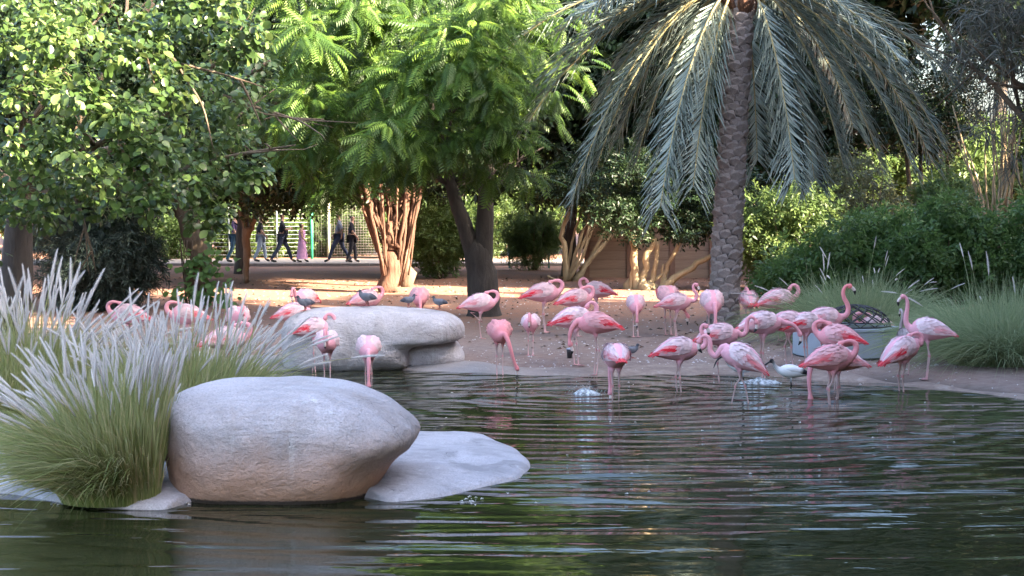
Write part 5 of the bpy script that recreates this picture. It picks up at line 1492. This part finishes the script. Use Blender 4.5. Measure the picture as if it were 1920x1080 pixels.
m, t, p, out = new_mat("foam")
n_ = noise(t, 30, 4, .6, coords(t)); t.links.new(ramp(t, n_, [(.3, (.45, .52, .58)), (.7, (.82, .86, .88))]), p.inputs["Base Color"])
p.inputs["Roughness"].default_value = .25; bump(t, n_, p, .8, .03); M['foam'] = m
trn = t.nodes.new("ShaderNodeBsdfTransparent"); mx = t.nodes.new("ShaderNodeMixShader"); n5 = noise(t, 14, 4, .7, coords(t))
t.links.new(ramp(t, n5, [(.36, (.85, .85, .85)), (.60, (.10, .10, .10))]), mx.inputs[0]); t.links.new(p.outputs[0], mx.inputs[1]); t.links.new(trn.outputs[0], mx.inputs[2]); t.links.new(mx.outputs[0], out.inputs[0])
def splash(label, c, rx, ry, h, seed):
    rg = np.random.default_rng(seed)
    t_ = thing("water_splash", label, "splash", c)
    a = np.linspace(0, 2 * math.pi, 40, endpoint=False); V = []
    for r_ in np.linspace(1, 0.02, 14):
        x_ = np.cos(a) * rx * r_; y_ = np.sin(a) * ry * r_
        z_ = h * (1 - r_ ** 1.6) * (1 + .45 * fbm(np.c_[x_ * 9, y_ * 9, 0 * x_ + seed], 3)) - .01
        k_ = 1 + .22 * vnoise(np.c_[np.cos(a) * 2.5, np.sin(a) * 2.5, 0 * a + seed + r_])
        V.append(np.c_[x_ * k_, y_ * k_, z_])
    V = np.concatenate(V); n = 40
    i = np.arange(13)[:, None] * n; j = np.arange(n)[None]; jn = (j + 1) % n
    obj("foam", make_mesh("foam", V, [np.stack([i + j, i + jn, i + n + jn, i + n + j], -1).reshape(-1, 4)], M['foam']), t_)
    mb = MB()
    for k in range(260):
        aa = rg.uniform(0, 6.28); rr_ = rg.uniform(.1, 1.6); q = np.array([math.cos(aa) * rx * rr_, math.sin(aa) * ry * rr_, abs(rg.normal()) * h * .9 * max(0, 1.3 - .6 * rr_)])
        s_ = rg.uniform(.002, .006); mb.tube([q - [0, 0, s_], q, q + [0, 0, s_]], [.001, s_, .001], 5, True)
    obj_ = mb.build("droplets", M['foam'], t_, kind="stuff")
    return t_
splash("white bubbling water jet breaking the pond surface left of the white-backed flamingo", (BUB.x, BUB.y, 0), .19, .15, .10, 1)
q = on_plane(1425, 718); splash("wide white splash at the shore beside the white ibis", (q.x, q.y, 0), .34, .2, .07, 2)

# ------------------------------------------------------------------ litter and pebbles on the sand
rg = np.random.default_rng(401)
n = 2600
X = rg.uniform(-9, 9, n); Y = 25 + 24 * rg.random(n) ** 1.6
ok = shore_sd(X, Y) > .15; X, Y = X[ok], Y[ok]; Z = gz(X, Y)
pv = np.array([[1, 0, 0], [.3, .9, 0], [-.8, .5, 0], [-.8, -.6, 0], [.4, -.9, 0], [0, 0, .7]]); pf = np.array([[0, 1, 5], [1, 2, 5], [2, 3, 5], [3, 4, 5], [4, 0, 5]])
ax = norm(np.c_[rg.normal(size=len(X)), rg.normal(size=len(X)), 0 * X]); nn = np.tile([0, 0, 1.0], (len(X), 1))
V, F, r = instance(pv, pf, ax, nn, np.c_[X, Y, Z - .002], rg.uniform(.008, .03, len(X)), rg.random(len(X)))
tag(obj("pebbles", make_mesh("pebbles", V, [F], M['rock_far'], r)), kind="stuff")
n = 1500
X = rg.uniform(-10, 10, n); Y = rg.uniform(27, 50, n); ok = shore_sd(X, Y) > .3; X, Y = X[ok], Y[ok]; Z = gz(X, Y)
dv, dt = diamond(.3, .2)
V, F, r = instance(dv, dt, norm(np.c_[rg.normal(size=(len(X), 2)), .1 + 0 * X]), norm(np.c_[rg.normal(size=(len(X), 2)) * .3, 1 + 0 * X]), np.c_[X, Y, Z + .006], rg.uniform(.05, .11, len(X)), rg.random(len(X)))
tag(obj("leaf_litter", make_mesh("leaf_litter", V, [F], M['rust_leaf'], r)), kind="stuff")
# feathers floating at the islet's edge
n = 40
X = []; 
for k in range(n):
    q = on_plane(rg.choice([rg.uniform(60, 220), rg.uniform(860, 910), rg.uniform(330, 360)]), rg.uniform(928, 948)); X.append([q.x, q.y, .006])
for k in range(70):
    q = on_plane(rg.uniform(700, 1850), 715 + 230 * rg.random() ** 1.8)
    if shore_sd(q.x, q.y) < -.1: X.append([q.x, q.y, .006])
for k in range(260):
    x_ = rg.uniform(-4, 8); y_ = shore_y(x_) + abs(rg.normal()) * 1.6 + .1
    X.append([x_, y_, gz1(x_, y_) + .02])
X = np.array(X); n = len(X)
V, F, r = instance(dv, dt, norm(np.c_[rg.normal(size=(n, 2)), 0 * X[:, 0]]), np.tile([0, 0, 1.0], (n, 1)), X, rg.uniform(.02, .05, n), np.full(n, .9))
tag(obj("loose_feathers", make_mesh("loose_feathers", V, [F], M['plume'], r)), kind="stuff")
